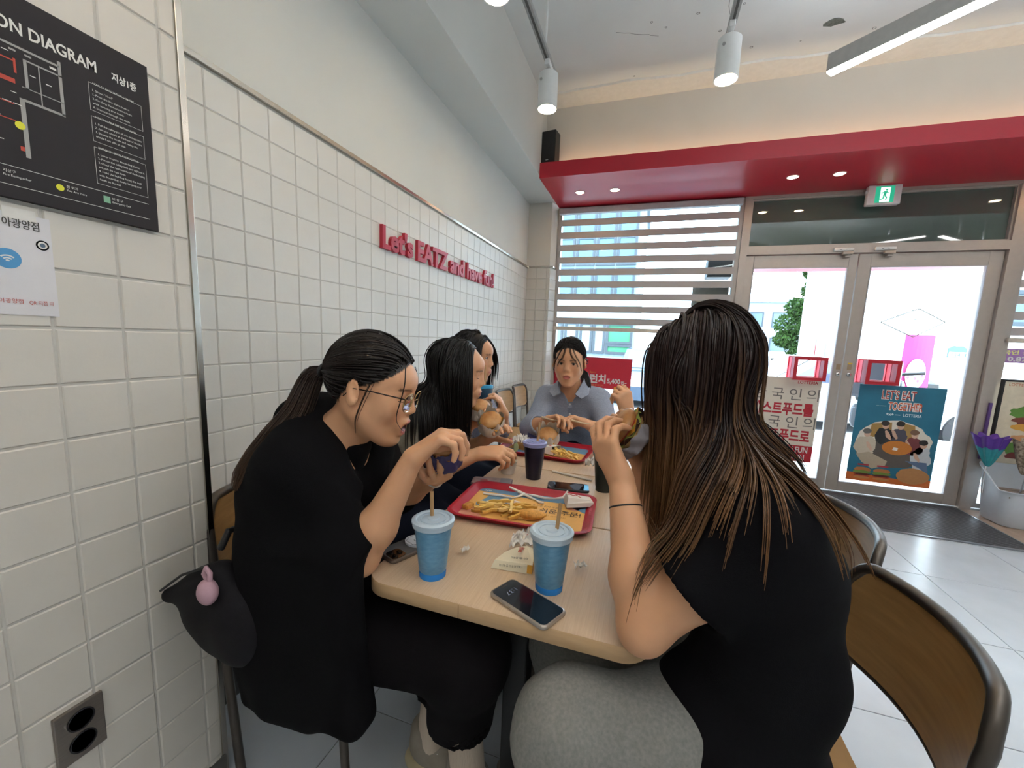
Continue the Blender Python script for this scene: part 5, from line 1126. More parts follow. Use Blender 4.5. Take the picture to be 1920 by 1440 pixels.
def sdfobj(name, b, res, m, parent, disp=None, col=None):
    V, F = b.mesh(res, disp); o = meshobj(name, V, F, m, parent, None, True)
    if col is not None:
        c = col(V); at = o.data.color_attributes.new('Col', 'FLOAT_COLOR', 'POINT'); at.data.foreach_set('color', np.concatenate([c, np.ones((len(c), 1))], 1).astype(np.float32).ravel())
    return o
SKIN = np.array(lin('d09b75')); LIP = np.array(lin('b8695f')); HAIRD = np.array(lin('1c1614')); NAIL = np.array(lin('d9a898'))
M_skin = mat('skin', 'cf9d80', .48, var=.035, scale=25, attr='Col', spec=.4, sss=.12, bump=.05, bscale=500)
class Person:
    def __init__(s, lab, base, hairc='1b1513', tone=1.0):
        s.t = thing('person', lab, 'person', base); s.b = Body(); s.marks = []; s.hairc = np.array(lin(hairc)); s.tone = tone; s.head = None; s.lips = []; s.brow = []
    # ---------------------------------------------------------------- head
    def make_head(s, H, F, U, mouth=0.0, eyes=1.0, sc=1.0):
        F = nrm(F); U = np.asarray(U, float); U = nrm(U - F * (U @ F)); L = np.cross(U, F); R = np.stack([F, L, U], 1); s.H, s.R, s.sc = np.asarray(H, float), R, sc
        W = lambda x, y, z: s.H + R @ (np.array((x, y, z)) * sc); b = s.b; q = sc; s.W = W
        b.ell(W(-.014, 0, .034), np.array((.094, .074, .088)) * q, R, .02)
        b.ell(W(.026, 0, -.024), np.array((.064, .060, .088)) * q, R, .03)
        for y in (-1, 1):
            b.cone(W(-.002, y * .052, -.045), W(.056, y * .017, -.097), .023 * q, .019 * q, .03)
            b.ell(W(.052, y * .037, -.024), np.array((.028, .027, .030)) * q, R, .02)
        b.ell(W(.070, 0, -.102), np.array((.018, .020, .014)) * q, R, .02)
        b.ell(W(.062, 0, .040), np.array((.030, .048, .030)) * q, R, .03)
        for y in (-1, 1): b.ell(W(.100, y * .031, .008), np.array((.018, .019, .0115)) * q, R, .014, 's')
        b.cone(W(.083, 0, .016), W(.1015, 0, -.021), .0065 * q, .0085 * q, .014)
        for y in (-1, 1): b.ell(W(.093, y * .0095, -.026), np.array((.009, .0075, .0065)) * q, R, .008)
        b.ell(W(.084, 0, -.060), np.array((.016, .026, .022)) * q, R, .018)
        b.ell(W(.0965, 0, -.0535 + mouth * .2), np.array((.0065, .020, .0048)) * q, R, .005); b.ell(W(.0945 - mouth * .35, 0, -.0655 - mouth), np.array((.0075, .018, .0058)) * q, R, .005)
        b.ell(W(.102, 0, -.0595 - mouth * .4), np.array((.006 + mouth * .8, .020, .0013 + mouth * .48)) * q, R, .003, 's')
        for y in (-1, 1):
            e = R @ np.array([[1, 0, 0], [0, 1, 0], [0, 0, 1.]]); er = R @ np.array(Matrix.Rotation(y * .45, 3, 'Z')) @ np.array(Matrix.Rotation(-.2, 3, 'Y'))
            b.ell(W(-.012, y * .081, -.004), np.array((.019, .0085, .031)) * q, er, .006); b.ell(W(-.004, y * .090, .0), np.array((.010, .0065, .019)) * q, er, .005, 's')
        # lids
        for y in (-1, 1):
            up = .0105 if eyes > .5 else .004
            b.ell(W(.0715, y * .031, .008 + up), np.array((.0135, .0175, .0075 if eyes > .5 else .0095)) * q, R, .005); b.ell(W(.0705, y * .031, -.0035), np.array((.0125, .0165, .0060)) * q, R, .005)
        s.eyes = eyes; s.mouth = mouth
        s.eyec = [W(.0712, y * .031, .0058) for y in (-1, 1)]
        return s
    def finish_head(s, m_eye=None):
        for c, y in zip(s.eyec, (-1, 1)):
            if s.eyes < .5: 
                p0 = [s.W(.0845 - .006 * (u / .015) ** 2, y * .031 + u, -.0005 - .002 * (1 - (u / .015) ** 2)) for u in np.linspace(-.015, .015, 7)]
                obj('eyelash', MB().tube(p0, .0008, 5), mat('lash', '1b1513', .8), s.t); continue
            b = MB().ell((0, 0, 0), (.0125 * s.sc,) * 3, 28, 18); v = b.v[0]; o = obj('eye', b.xf(np.vstack([np.c_[np.eye(3), c], [0, 0, 0, 1]])), mat('eyeball', 'ffffff', .15, attr='Col', var=.01), s.t, smooth=80)
            g = nrm(s.R @ np.array((1, s.gaze if hasattr(s, 'gaze') else 0, -.05))); ca = (v @ g) / .0125 / s.sc; cc = np.where((ca > .84)[:, None], np.array(lin('2a1a14')), np.array(lin('d8d2cc'))); cc = np.where((ca > .975)[:, None], 0.005, cc)
            at = o.data.color_attributes.new('Col', 'FLOAT_COLOR', 'POINT'); at.data.foreach_set('color', np.c_[cc, np.ones(len(cc))].astype(np.float32).ravel())
            p0 = [s.W(.0855 - .008 * (u / .0165) ** 2, y * .031 + u, .0118 - .006 * (u / .0165) ** 2) for u in np.linspace(-.016, .016, 7)]
            obj('eyelash', MB().tube(p0, .0010, 5), mat('lash', '1b1513', .8), s.t)
    def skin_col(s, V):
        c = np.tile(SKIN * s.tone, (len(V), 1))
        if hasattr(s, 'H'):
            q = ((V - s.H) @ s.R) / s.sc
            zl = -.0595 - s.mouth * .4; lipm = (np.abs(q[:, 1]) < .0185) & (q[:, 0] > .087 - s.mouth * .5) & (np.abs(q[:, 2] - zl) < (.0088 + s.mouth * .75) * np.sqrt(np.clip(1 - (q[:, 1] / .0195) ** 2, 0, 1)))
            c[lipm] = LIP
            inm = lipm & (np.abs(q[:, 2] - zl) < s.mouth * .42) & (q[:, 0] < .097)
            c[inm] = np.array(lin('4a1c1c'))
            br = (np.abs(np.abs(q[:, 1]) - .032) < .017) & (np.abs(q[:, 2] - (.0265 - 9 * (np.abs(q[:, 1]) - .030) ** 2)) < .0028) & (q[:, 0] > .055)
            c[br] = c[br] * .3 + np.array(lin('2b211d')) * .7
            bl = np.exp(-(((q - (.07, 0, -.028)) * (1, 0, 1)) ** 2).sum(1) / .0004) * np.exp(-((np.abs(q[:, 1]) - .036) ** 2) / .0003); c *= (1 - .10 * bl[:, None] * np.array((0, 1, 1)))
            if hasattr(s, 'scalp'): c[s.scalp(q)] = s.hairc
        for p_, n_ in s.marks:
            m = (((V - p_) ** 2).sum(1) < .0065 ** 2) & ((V - p_) @ n_ > .0012); c[m] = NAIL * s.tone
        return c
    # ---------------------------------------------------------------- hand
    def hand(s, w, f, n, side, curls, sc=.95, thumb=(.35, .3, .2), spread=.06, tdir=None):
        b = s.b; w = np.asarray(w, float); f = nrm(f); n = np.asarray(n, float); n = nrm(n - f * (n @ f)); S = nrm(np.cross(n, f)) * side
        kn = [(.086, .027), (.090, .009), (.085, -.0095), (.076, -.027)]; ln_ = [(.041, .025, .020), (.045, .028, .021), (.041, .026, .020), (.032, .020, .018)]
        for (a, c), cu, lens in zip(kn, curls, ln_):
            K = w + (f * a + S * c) * sc; b.cone(w + (f * .012 + S * c * .45) * sc, K, .0165 * sc, .0105 * sc, .014)
            cu = cu if isinstance(cu, (tuple, list)) else (cu, cu * 1.15, cu * .7); th = 0; P = K; ra = .0092
            for i, (an, l_) in enumerate(zip(cu, lens)):
                th += an; d = f * math.cos(th) + n * math.sin(th) + S * (c / .027) * spread * (1 if i == 0 else .4); d = nrm(d); Q = P + d * l_ * sc
                b.cone(P, Q, ra * sc, (ra - .0009) * sc, .0045); P = Q; ra -= .0009
            s.marks.append((P - d * .003 * sc + (f * -math.sin(th) * 1 + n * math.cos(th)) * -.0055 * sc, -nrm(-f * math.sin(th) + n * math.cos(th))))
        b.cone(w + (f * .028 + S * .012 + n * .006) * sc, w + (f * .05 + S * .022 + n * .010) * sc, .0165 * sc, .0135 * sc, .016)
        b0 = w + (f * .030 + S * .022 + n * .008) * sc; td = nrm(f * .62 + S * .62 + n * .40) if tdir is None else nrm(f * tdir[0] + S * tdir[1] + n * tdir[2]); P = b0; r_ = .0125
        for an, l_ in zip(thumb, (.040, .031, .024)):
            td = nrm(td + n * an * .55 + (f - S) * an * .35); Q = P + td * l_ * sc; b.cone(P, Q, r_ * sc, (r_ - .0014) * sc, .006); P = Q; r_ -= .0014
        return s
    def arm(s, sh, el, wr, r=(.046, .040, .036, .040, .023)):
        sh, el, wr = [np.asarray(q, float) for q in (sh, el, wr)]
        s.b.chain([sh, sh * .5 + el * .5, el], [r[0], r[1], r[2]], .03); s.b.chain([el, el * .68 + wr * .32, wr], [r[2], r[3], r[4]], .025); return s
    def torso(s, pel, wai, che, nb, shL, shR, fw):
        b = s.b; fw = nrm(fw); pel, wai, che, nb, shL, shR = [np.asarray(q, float) for q in (pel, wai, che, nb, shL, shR)]; lf = nrm(shL - shR)
        for g in (-1, 1):
            b.chain([pel + lf * g * .075, wai + lf * g * .055, che + lf * g * .062, che * .35 + nb * .65 + lf * g * .055], [.098, .082, .092, .062], .05)
            b.ell(che + lf * g * .065 + fw * .055 - (0, 0, .02), (.06, .06, .062), None, .04)
        b.cone(shR, shL, .05, .05, .04); b.cone(che * .3 + nb * .7, nb, .07, .05, .05)
        return s
    def build(s, res):
        s.body = sdfobj('body', s.b, res, M_skin, s.t, None, s.skin_col); return s.body
def scalp_std(front=.62, side=.02, back=-.62):
    def f(q):
        u = (q - (-.014, 0, .034)) / (.094, .074, .088); r = np.linalg.norm(u, axis=1) + 1e-9; u = u / r[:, None]
        fr = np.clip(u[:, 0] / np.maximum(1e-6, np.hypot(u[:, 0], u[:, 1])), -1, 1)
        z = np.where(fr > 0, side + (front - side) * fr ** 1.5, side + (back - side) * np.minimum(1, (-fr * 1.6)))
        return (u[:, 2] > z) & (r > .85) & ~((np.abs(q[:, 1]) > .0755) & (q[:, 2] < .03))
    return f
def strands(name, P, rad, cols, parent, m):
    """P: (n,s,3) points, rad: (n,s) radii, cols: (n,s,3)"""
    n, S_, _ = P.shape; T = np.gradient(P, axis=1); T /= np.linalg.norm(T, axis=2, keepdims=True) + 1e-9
    ref = np.array((.37, .61, .70)); u = np.cross(T, ref); u /= np.linalg.norm(u, axis=2, keepdims=True) + 1e-9; w = np.cross(T, u)
    ring = [u * math.cos(a) + w * math.sin(a) for a in (0, 2.094, 4.189)]
    V = np.stack([P + rad[..., None] * r for r in ring], 2).reshape(-1, 3)
    i = np.arange(n)[:, None, None] * S_ * 3; j = np.arange(S_ - 1)[None, :, None] * 3; k = np.arange(3)[None, None, :]; k2 = (k + 1) % 3
    F = np.stack([i + j + k, i + j + k2, i + j + 3 + k2, i + j + 3 + k], -1).reshape(-1, 4)
    o = meshobj(name, V, F, m, parent, None, True)
    c = np.repeat(cols[:, :, None, :], 3, 2).reshape(-1, 3); at = o.data.color_attributes.new('Col', 'FLOAT_COLOR', 'POINT'); at.data.foreach_set('color', np.c_[c, np.ones(len(c))].astype(np.float32).ravel())
    return o
M_hair = mat('hair', '2a201c', .42, var=.12, scale=60, attr='Col', spec=.32)
def roots(p, n, seed, scalp):
    r = np.random.default_rng(seed); out = []
    while len(out) < n:
        u = r.normal(0, 1, (n * 3, 3)); u /= np.linalg.norm(u, axis=1)[:, None]; q = u * (.094, .074, .088) + (-.014, 0, .034); q = q[scalp(q)]; out += list(q)
    return np.array(out[:n]), r
def hair_down(p, n, length, seed, coll, vol=.010, part=.0, steps=30, rad=.0016, tip=None, back=.5, face=True, shield=(.068, .050, .105), kids=7, clump=.0032, scalp=None, lenvar=.10, zmin=.55, name='hair'):
    """n guide strands comb down from the parting over scalp, shoulders and back; each carries a small lock"""
    scalp = scalp or p.scalp; q, r = roots(p, n, seed, scalp); Rm = p.R
    P = p.H + (q * p.sc) @ Rm.T; off = .004 + vol * r.random(n)
    sgn = np.tanh((q[:, 1] - part) / .012); D = np.stack([-back * np.ones(n), sgn * .8, -.25 * np.ones(n)], 1) @ Rm.T
    cb = Body(); cb.p = [x for x in coll.p if x[3] == 'u' and (x[1][0][2] > zmin or x[0] != 'c')]
    if face: cb.ell(p.W(.058, 0, -.035), np.array(shield) * p.sc, Rm, .02)
    Lg = np.clip(length * (1 + lenvar * r.normal(0, 1, n)), length * .6, length * 1.2); ds = Lg / steps; out = [P.copy()]; e = .003
    D /= np.linalg.norm(D, axis=1)[:, None]; g = np.array((0, 0, -1.0))
    def grad(Q, d): 
        G = np.stack([cb.ev(Q + (e, 0, 0)) - d, cb.ev(Q + (0, e, 0)) - d, cb.ev(Q + (0, 0, e)) - d], 1); return G / (np.linalg.norm(G, axis=1)[:, None] + 1e-9)
    for k in range(steps):
        D = D * .62 + g * .38; d = cb.ev(P); near = d < off + .012
        if near.any():
            N = grad(P[near], d[near]); dn = (D[near] * N).sum(1); D[near] -= N * np.minimum(dn, 0)[:, None] + N * (np.maximum(dn, 0) * (.9 if k < steps * .4 else .3))[:, None]
        D /= np.linalg.norm(D, axis=1)[:, None] + 1e-9; Pn = P + D * ds[:, None]
        d = cb.ev(Pn); m = (d < off) | ((d < off + .012) & (k < steps * .35))
        if m.any():
            N = grad(Pn[m], d[m]); Pn[m] += N * np.clip(off[m] - d[m], -.004, .02)[:, None]
        P = Pn; out.append(P.copy())
    A = np.stack(out, 1)
    for _ in range(3): A[:, 1:-1] = (A[:, :-2] + 2 * A[:, 1:-1] + A[:, 2:]) / 4
    S_ = A.shape[1]; t = np.linspace(0, 1, S_); ofs = r.normal(0, clump, (n, kids, 1, 3)) * (.75 + .6 * np.sin(t * 2.6))[None, None, :, None]
    ofs[:, 0] = 0; A = (A[:, None] + ofs); 
    cut = 1 - .12 * r.random((n, kids)); idx = t[None, None] * cut[..., None] * (S_ - 1); i0 = np.minimum(idx.astype(int), S_ - 2); fr = (idx - i0)[..., None]
    A = np.take_along_axis(A, i0[..., None], 2) * (1 - fr) + np.take_along_axis(A, i0[..., None] + 1, 2) * fr
    A = A.reshape(n * kids, S_, 3); R_ = rad * (.6 + .7 * r.random(n * kids))[:, None] * (1 - .8 * t ** 4)[None]
    c0 = p.hairc; c1 = np.array(lin(tip)) if tip else c0 * 1.3; j = np.repeat(.7 + .6 * r.random(n), kids)[:, None, None] * (.9 + .2 * r.random(n * kids))[:, None, None]
    cols = (c0 + (c1 - c0) * (np.clip((t - .35) / .65, 0, 1) ** 1.2)[None, :, None]) * j
    return strands(name, A, R_, np.broadcast_to(cols, A.shape), p.t, M_hair)
def hair_tied(p, n, seed, tie, guide, coll, vol=.006, rad=.0016, tailr=.03, n1=16, n2=18, scalp=None, tip=None):
    q, r = roots(p, n, seed, scalp or p.scalp); P = p.H + (q * p.sc) @ p.R.T; tie = np.asarray(tie, float); off = .002 + vol * r.random(n); out = [P.copy()]; e = .003
    dist = np.linalg.norm(tie - P, axis=1)
    for k in range(n1):
        t = tie - P; L_ = np.linalg.norm(t, axis=1); Pn = P + t * (1.0 / (n1 - k))[..., None] if False else P + t / (n1 - k)
        if k < n1 - 3:
            d = coll.ev(Pn); m = d < off
            if m.any():
                Q = Pn[m]; G = np.stack([coll.ev(Q + (e, 0, 0)) - d[m], coll.ev(Q + (0, e, 0)) - d[m], coll.ev(Q + (0, 0, e)) - d[m]], 1); G /= np.linalg.norm(G, axis=1)[:, None] + 1e-9; Pn[m] = Q + G * (off[m] - d[m])[:, None]
        else: Pn += r.normal(0, .002, Pn.shape)
        P = Pn; out.append(P.copy())
    gd = np.asarray(guide, float); s_ = np.linspace(0, len(gd) - 1, n2); i0 = np.minimum(s_.astype(int), len(gd) - 2); gp = gd[i0] + (gd[i0 + 1] - gd[i0]) * (s_ - i0)[:, None]
    ofs = r.normal(0, 1, (n, 3)); ofs /= np.linalg.norm(ofs, axis=1)[:, None]; ofs *= r.random(n)[:, None] ** .5; lt = np.clip(.75 + .28 * r.random(n), 0, 1)
    for k in range(n2):
        u = k / (n2 - 1); idx = u * lt * (n2 - 1); a = np.floor(idx).astype(int); b_ = np.minimum(a + 1, n2 - 1); g_ = gp[a] + (gp[b_] - gp[a]) * (idx - a)[:, None]
        wdt = tailr * (.35 + .9 * math.sin(min(1, u * 1.5) * 1.9)) if u < .7 else tailr * (.35 + .9 * math.sin(1.9)) * (1 - (u - .7) * 1.6)
        if k > 0: out.append(g_ + ofs * wdt)
    A = np.stack(out, 1); S_ = A.shape[1]; t = np.linspace(0, 1, S_); R_ = rad * (.6 + .7 * r.random(n))[:, None] * (1 - .7 * t ** 3)[None]
    c1 = np.array(lin(tip)) if tip else p.hairc * 1.3; j = (.75 + .5 * r.random(n))[:, None, None]; cols = (p.hairc + (c1 - p.hairc) * (t ** 2)[None, :, None]) * j
    return strands('hair', A, R_, np.broadcast_to(cols, A.shape), p.t, M_hair)
def lock(p, pts, n, seed, rad=.0012, spread=.006):
    r = np.random.default_rng(seed); g = np.asarray(pts, float); s_ = np.linspace(0, len(g) - 1, 20); i0 = np.minimum(s_.astype(int), len(g) - 2); gp = g[i0] + (g[i0 + 1] - g[i0]) * (s_ - i0)[:, None]
    for _ in range(3): gp[1:-1] = (gp[:-2] + gp[1:-1] * 2 + gp[2:]) / 4
    A = gp[None] + r.normal(0, spread, (n, 1, 3)) * np.linspace(1, .4, 20)[None, :, None]; R_ = rad * np.ones((n, 20)) * (1 - .7 * np.linspace(0, 1, 20) ** 2)[None]
    return strands('hair_lock', A, R_, np.broadcast_to(p.hairc * np.ones((n, 20, 1)), A.shape), p.t, M_hair)
def cloth(name, hexc, **kw):
    a = dict(rough=.95, var=.10, scale=120, bump=.25, bscale=700, spec=.12); a.update(kw); return mat(name, hexc, **a)
# ================================================================== PEOPLE
def legs(p, hipL, hipR, kneeL, kneeR, ankL, ankR, r=(.085, .062, .045)):
    return  # legs are wholly covered: the trousers carry their shape
    for h, k, a in ((hipL, kneeL, ankL), (hipR, kneeR, ankR)):
        p.b.chain([h, k], [r[0], r[1]], .03); p.b.chain([k, a], [r[1] * .95, r[2]], .03)
def trousers(p, pel, hipL, hipR, kneeL, kneeR, cufL, cufR, m, r=(.115, .088, .082), res=.008, seed=3, amp=.004, name='trousers'):
    b = Body(); pel, hipL, hipR, kneeL, kneeR, cufL, cufR = [np.asarray(q, float) for q in (pel, hipL, hipR, kneeL, kneeR, cufL, cufR)]
    b.cone(hipL, hipR, .125, .125, .05); b.cone(pel, pel + (0, 0, .10), .13, .12, .06)
    for h, k, c in ((hipL, kneeL, cufL), (hipR, kneeR, cufR)):
        b.cone(h, k, r[0], r[1], .05); b.cone(k, c, r[1], r[2], .04, cap=True); dn = nrm(c - k); b.cone(c - dn * .05, c + dn * .05, r[2] - .012, r[2] - .010, .006, 's')
    return sdfobj(name, b, res, m, p.t, wrinkles(seed, amp, 34))
def shoe(par, a, fw, m1, m2, nm='shoe'):
    a = np.asarray(a, float); fw = nrm(fw); R = np.stack([fw, np.cross((0, 0, 1), fw), (0, 0, 1)], 1); b = Body(); W = lambda x, y, z: np.array((a[0], a[1], 0)) + R @ np.array((x, y, z))
    b.ell(W(.10, 0, .055), (.085, .043, .04), R, .03); b.ell(W(.0, 0, .065), (.065, .038, .055), R, .03); b.cone(W(-.02, 0, .09), W(-.02, 0, .125), .042, .043, .03); b.plane((0, 0, .022), (0, 0, -1))
    o = sdfobj(nm, b, .005, m1, par)
    s = Body(); s.ell(W(.095, 0, .02), (.10, .05, .024), R, .03); s.ell(W(-.02, 0, .022), (.065, .046, .030), R, .03); s.plane((0, 0, .002), (0, 0, -1)); s.plane((0, 0, .04), (0, 0, 1))
    sdfobj('sole', s, .005, m2, o)
    for k in range(4): obj('lace', MB().tube([W(.035 + .02 * k, -.028, .092 - .010 * k), W(.035 + .02 * k, 0, .104 - .010 * k), W(.035 + .02 * k, .028, .092 - .010 * k)], .003, 6), M_white, o)
    return o
SHB = mat('sneaker_grey', '8f8578', .7, var=.1); SOLE = mat('sneaker_sole', 'c2b391', .6)
M_blk = cloth('cloth_black_tee', '0e0d10'); M_jkt = cloth('cloth_black_jacket', '0b0a0c', var=.2); M_pnt = cloth('cloth_black_trousers', '0f0c0e')
M_bei = cloth('cloth_beige', 'a39b8b'); M_jean = cloth('denim_washed', '8a8782', var=.22, scale=160, col2='787873', bscale=900); M_navyj = cloth('cloth_navy', '1a1d29')
M_blus = cloth('cloth_bluegrey', '9399a8', var=.12, scale=160); M_lav = cloth('cloth_lavender_grey', '8a8b9a')
# ---------------------------------------------------------------- 1: black hooded jacket, glasses
p1 = Person('person in a black hooded jacket and glasses leaning over the near table, ponytail', (.42, .80, .45), '1a1412')
p1.scalp = scalp_std(.50, -.28, -.78)
p1.make_head((.655, .792, 1.122), (.93, .25, -.24), (.24, .10, 1), mouth=.015, eyes=.2, sc=1.0)
pel, wai, che, nb = (.46, .80, .54), (.455, .795, .70), (.50, .79, .885), (.565, .79, 1.005); sR, sL = (.548, .662, .955), (.53, .925, .950)
p1.torso(pel, wai, che, nb, sL, sR, (.9, .0, -.3)); p1.b.cone(nb, p1.W(-.012, 0, -.05), .052, .050, .03)
eR, wR = (.690, .700, .757), (.792, .742, .985); p1.arm(sR, eR, wR); eL, wL_ = (.60, .975, .79), (.768, .905, .895); p1.arm(sL, eL, wL_)
p1.hand(wR, (.62, .42, .62), (.55, .35, -.75), -1, [(.75, 1.0, .5), (.85, 1.0, .5), (.95, 1.0, .5), (1.0, 1.0, .5)], .96, (.3, .4, .2))
p1.hand(wL_, (.42, -.80, .22), (-.30, .10, 1.0), -1, [(.45, .75, .45), (.55, .75, .45), (.65, .75, .45), (.75, .8, .45)], .95, (.2, .3, .2), .16)
hL, hR, kL, kR, aL, aR = (.44, .89, .53), (.44, .73, .53), (.88, .93, .535), (.925, .775, .53), (.755, .915, .09), (.895, .865, .09)
legs(p1, hL, hR, kL, kR, aL, aR); p1.build(.0042); p1.finish_head()
tr_ = trousers(p1, pel, hL, hR, kL, kR, (.785, .918, .27), (.880, .833, .300), M_pnt, (.11, .090, .082), seed=5)
j = Body(); ci = .016
for g_ in (-1, 1):
    lf = np.array((.0, 1, 0)); j.chain([np.array(pel) + lf * g_ * .085, np.array(wai) + lf * g_ * .07, np.array(che) + lf * g_ * .075, np.array(che) * .3 + np.array(nb) * .7 + lf * g_ * .07], [.115, .102, .104, .072], .06)
    j.ell(np.array(che) + lf * g_ * .065 + (.05, 0, -.02), (.07, .07, .075), None, .05)
j.cone(sR, sL, .066, .066, .05)
mR = np.array(eR) * .88 + np.array(sR) * .12; j.cone(sR, mR, .072, .064, .05, cap=True); dn = nrm(mR - np.array(sR)); j.cone(mR - dn * .04, mR + dn * .04, .050, .052, .008, 's')
mL = np.array(eL); j.cone(sL, mL, .070, .062, .05); 
j.chain([(.515, .70, 1.005), (.475, .75, 1.035), (.462, .80, 1.035), (.475, .86, 1.03), (.52, .90, 1.0)], [.040, .050, .054, .048, .036], .04)       # hood lying on the shoulders
j.chain([(.515, .70, 1.005), (.60, .70, .955), (.635, .74, .90)], [.038, .030, .024], .03); j.chain([(.52, .90, 1.0), (.60, .89, .95), (.62, .86, .90)], [.034, .028, .022], .03)
j.rbox((.600, .640, .600), (.135, .045, .215), .03, np.array(Matrix.Rotation(-.10, 3, 'Y')), .07); j.rbox((.52, .66, .52), (.115, .05, .16), .03, None, .06)
j.cone(p1.W(-.015, 0, -.03), p1.W(.05, 0, -.16), .058, .052, .012, 's'); j.cone((.60, .795, 1.03), (.66, .80, .90), .045, .03, .01, 's')
jk = sdfobj('jacket', j, .0065, M_jkt, p1.t, wrinkles(8, .0055, 24))
te = Body(); te.cone((.50, .79, .86), (.57, .79, .985), .085, .062, .05); te.cone(nb, p1.W(-.012, 0, -.06), .047, .046, .008, 's')
sdfobj('t_shirt', te.inflate(.004), .006, M_blk, p1.t)
obj('sewn_tag', MB().box((-.006, -.0015, -.016), (.006, .0015, .016)).xf(np.array([[1, .2, 0, .497], [0, 1, 0, .584], [0, 0, 1, .532], [0, 0, 0, 1.]])), mat('tag_cream', 'b9b08f', .7), jk)
obj('sock', MB().tube([(.880, .838, .33), (.893, .862, .12), (.897, .868, .06)], [.047, .045, .043], 40), mat('sock_white', 'cbb9a6', .9, var=.04, stretch=(1, 1, .05), scale=300, bump=.6, bscale=500), p1.t, smooth=60)
obj('sock', MB().tube([(.775, .917, .30), (.757, .915, .12), (.752, .915, .06)], [.044, .042, .040], 24), MATS['sock_white'], p1.t, smooth=60)
shoe(p1.t, (.755, .915, 0), (1, -.05, 0), SHB, SOLE); shoe(p1.t, (.895, .868, 0), (1, .05, 0), SHB, SOLE)
hc = Body(); hc.p = list(p1.b.p)
TIE = p1.W(-.118, -.01, .012); tail = [TIE, TIE + np.array((-.03, -.005, -.015)), (.505, .715, 1.062), (.478, .668, 1.000), (.455, .628, .945), (.447, .615, .915)]
hair_tied(p1, 1700, 21, TIE, tail, hc, .010, .0019, .026, tip='4a3526')
obj('hair_tie', MB().tube([TIE + .014 * (np.array((0, 1, 0)) * math.cos(a) + nrm((.4, 0, 1)) * math.sin(a)) for a in np.linspace(0, 2 * math.pi, 24)[:-1]], .0055, 8, closed=True), M_black, p1.t, smooth=60)
lock(p1, [p1.W(.075, -.045, .075), p1.W(.088, -.058, .04), p1.W(.088, -.062, .0), p1.W(.084, -.055, -.04), p1.W(.095, -.035, -.062), p1.W(.102, -.016, -.072)], 5, 2, .0007, .0012)
lock(p1, [p1.W(.02, -.074, .03), p1.W(.012, -.079, -.02), p1.W(.006, -.075, -.06), p1.W(.012, -.07, -.09)], 6, 3, .0007, .0022)
lock(p1, [p1.W(.07, .05, .07), p1.W(.085, .062, .03), p1.W(.08, .06, -.03), p1.W(.07, .055, -.07)], 5, 4, .0007, .002)
# glasses
gt = thing('eyeglasses', 'thin metal framed eyeglasses worn by the person in the black jacket', 'glasses', p1.W(.1, 0, 0))
M_gm = mat('glasses_metal', '2a2422', .25, .8); M_gl2 = mat('glasses_rim', 'b59a6a', .25, .9)
for y in (-1, 1):
    rim = [p1.W(.1005 - .006 * abs(math.cos(a)) * (1 if math.cos(a) * 1 > 0 else .3), y * (.034 + .0255 * math.copysign(abs(math.cos(a)) ** .75, math.cos(a))), .0 + .0215 * math.copysign(abs(math.sin(a)) ** .75, math.sin(a))) for a in np.linspace(0, 2 * math.pi, 32)[:-1]]
    obj('rim', MB().tube(rim, .0011, 8, closed=True), M_gl2, gt, smooth=60); obj('lens', MB().add(rim, [tuple(range(31))]), glassmat('lens_glass', (.97, .97, .97), .9), gt)
    obj('temple', MB().tube([p1.W(.096, y * .060, .010), p1.W(.085, y * .073, .012), p1.W(.03, y * .080, .010), p1.W(-.012, y * .083, .006), p1.W(-.03, y * .082, -.016)], .0014, 8), M_gm, gt, smooth=60)
obj('bridge', MB().tube([p1.W(.103, -.0095, .004), p1.W(.1065, 0, .007), p1.W(.103, .0095, .004)], .0012, 8), M_gl2, gt, smooth=60)
burger(aimM((.806, .858, .957), (.15, -.25, .95)), .038, 'rice topped burger in a purple wrapper held by the person in the black jacket', (M_purp, .030))
# wrist watch
o = thing('bracelet', 'pale bracelet on the far wrist of the person in the black jacket', 'bracelet', wL_); wd = nrm(np.array(wL_) - np.array(eL)); ua = nrm(np.cross(wd, (0, 0, 1))); ub = np.cross(wd, ua)
obj('band', MB().tube([np.array(wL_) - wd * .02 + .0265 * (ua * math.cos(a) + ub * math.sin(a)) for a in np.linspace(0, 2 * math.pi, 24)[:-1]], .003, 8, closed=True), mat('bracelet_silver', 'c9c5bd', .3, .7), o, smooth=60)
# bag hanging on the chair
bg_ = thing('shoulder_bag', 'black fabric bag hanging off the chair beside the near wall', 'bag', (.36, .60, .50)); bb_ = Body()
bb_.cone((.262, .575, .640), (.40, .60, .70), .018, .040, .03); bb_.ell((.395, .60, .615), (.115, .050, .100), np.array(Matrix.Rotation(.45, 3, 'Y')), .03); bb_.ell((.46, .60, .60), (.06, .05, .09), None, .03)
sdfobj('bag_body', bb_, .005, cloth('nylon_black', '1a181b', rough=.6), bg_.id_data if False else bg_, wrinkles(4, .005, 26))
obj('strap', MB().tube([(.385, .61, .76), (.40, .62, .80), (.385, .66, .79), (.36, .69, .72)], .008, 8), M_black, bg_, smooth=60)
obj('zip_edge', MB().tube([(.25, .565, .652), (.32, .568, .705), (.40, .572, .742)], .003, 6), M_black, bg_)
o = thing('plush_charm', 'pale pink round charm hanging on the black bag', 'charm', (.425, .565, .70)); obj('charm_body', MB().ell((.428, .548, .704), (.022, .018, .028), 20, 14), mat('charm_pink', 'b9929c', .7, bump=.3, bscale=400), o, smooth=80); obj('loop', MB().tube([(.428, .55, .728), (.418, .55, .742), (.425, .55, .756), (.436, .55, .746), (.434, .55, .73)], .005, 8), mat('charm_pink', 'b9929c', .7), o, smooth=60)
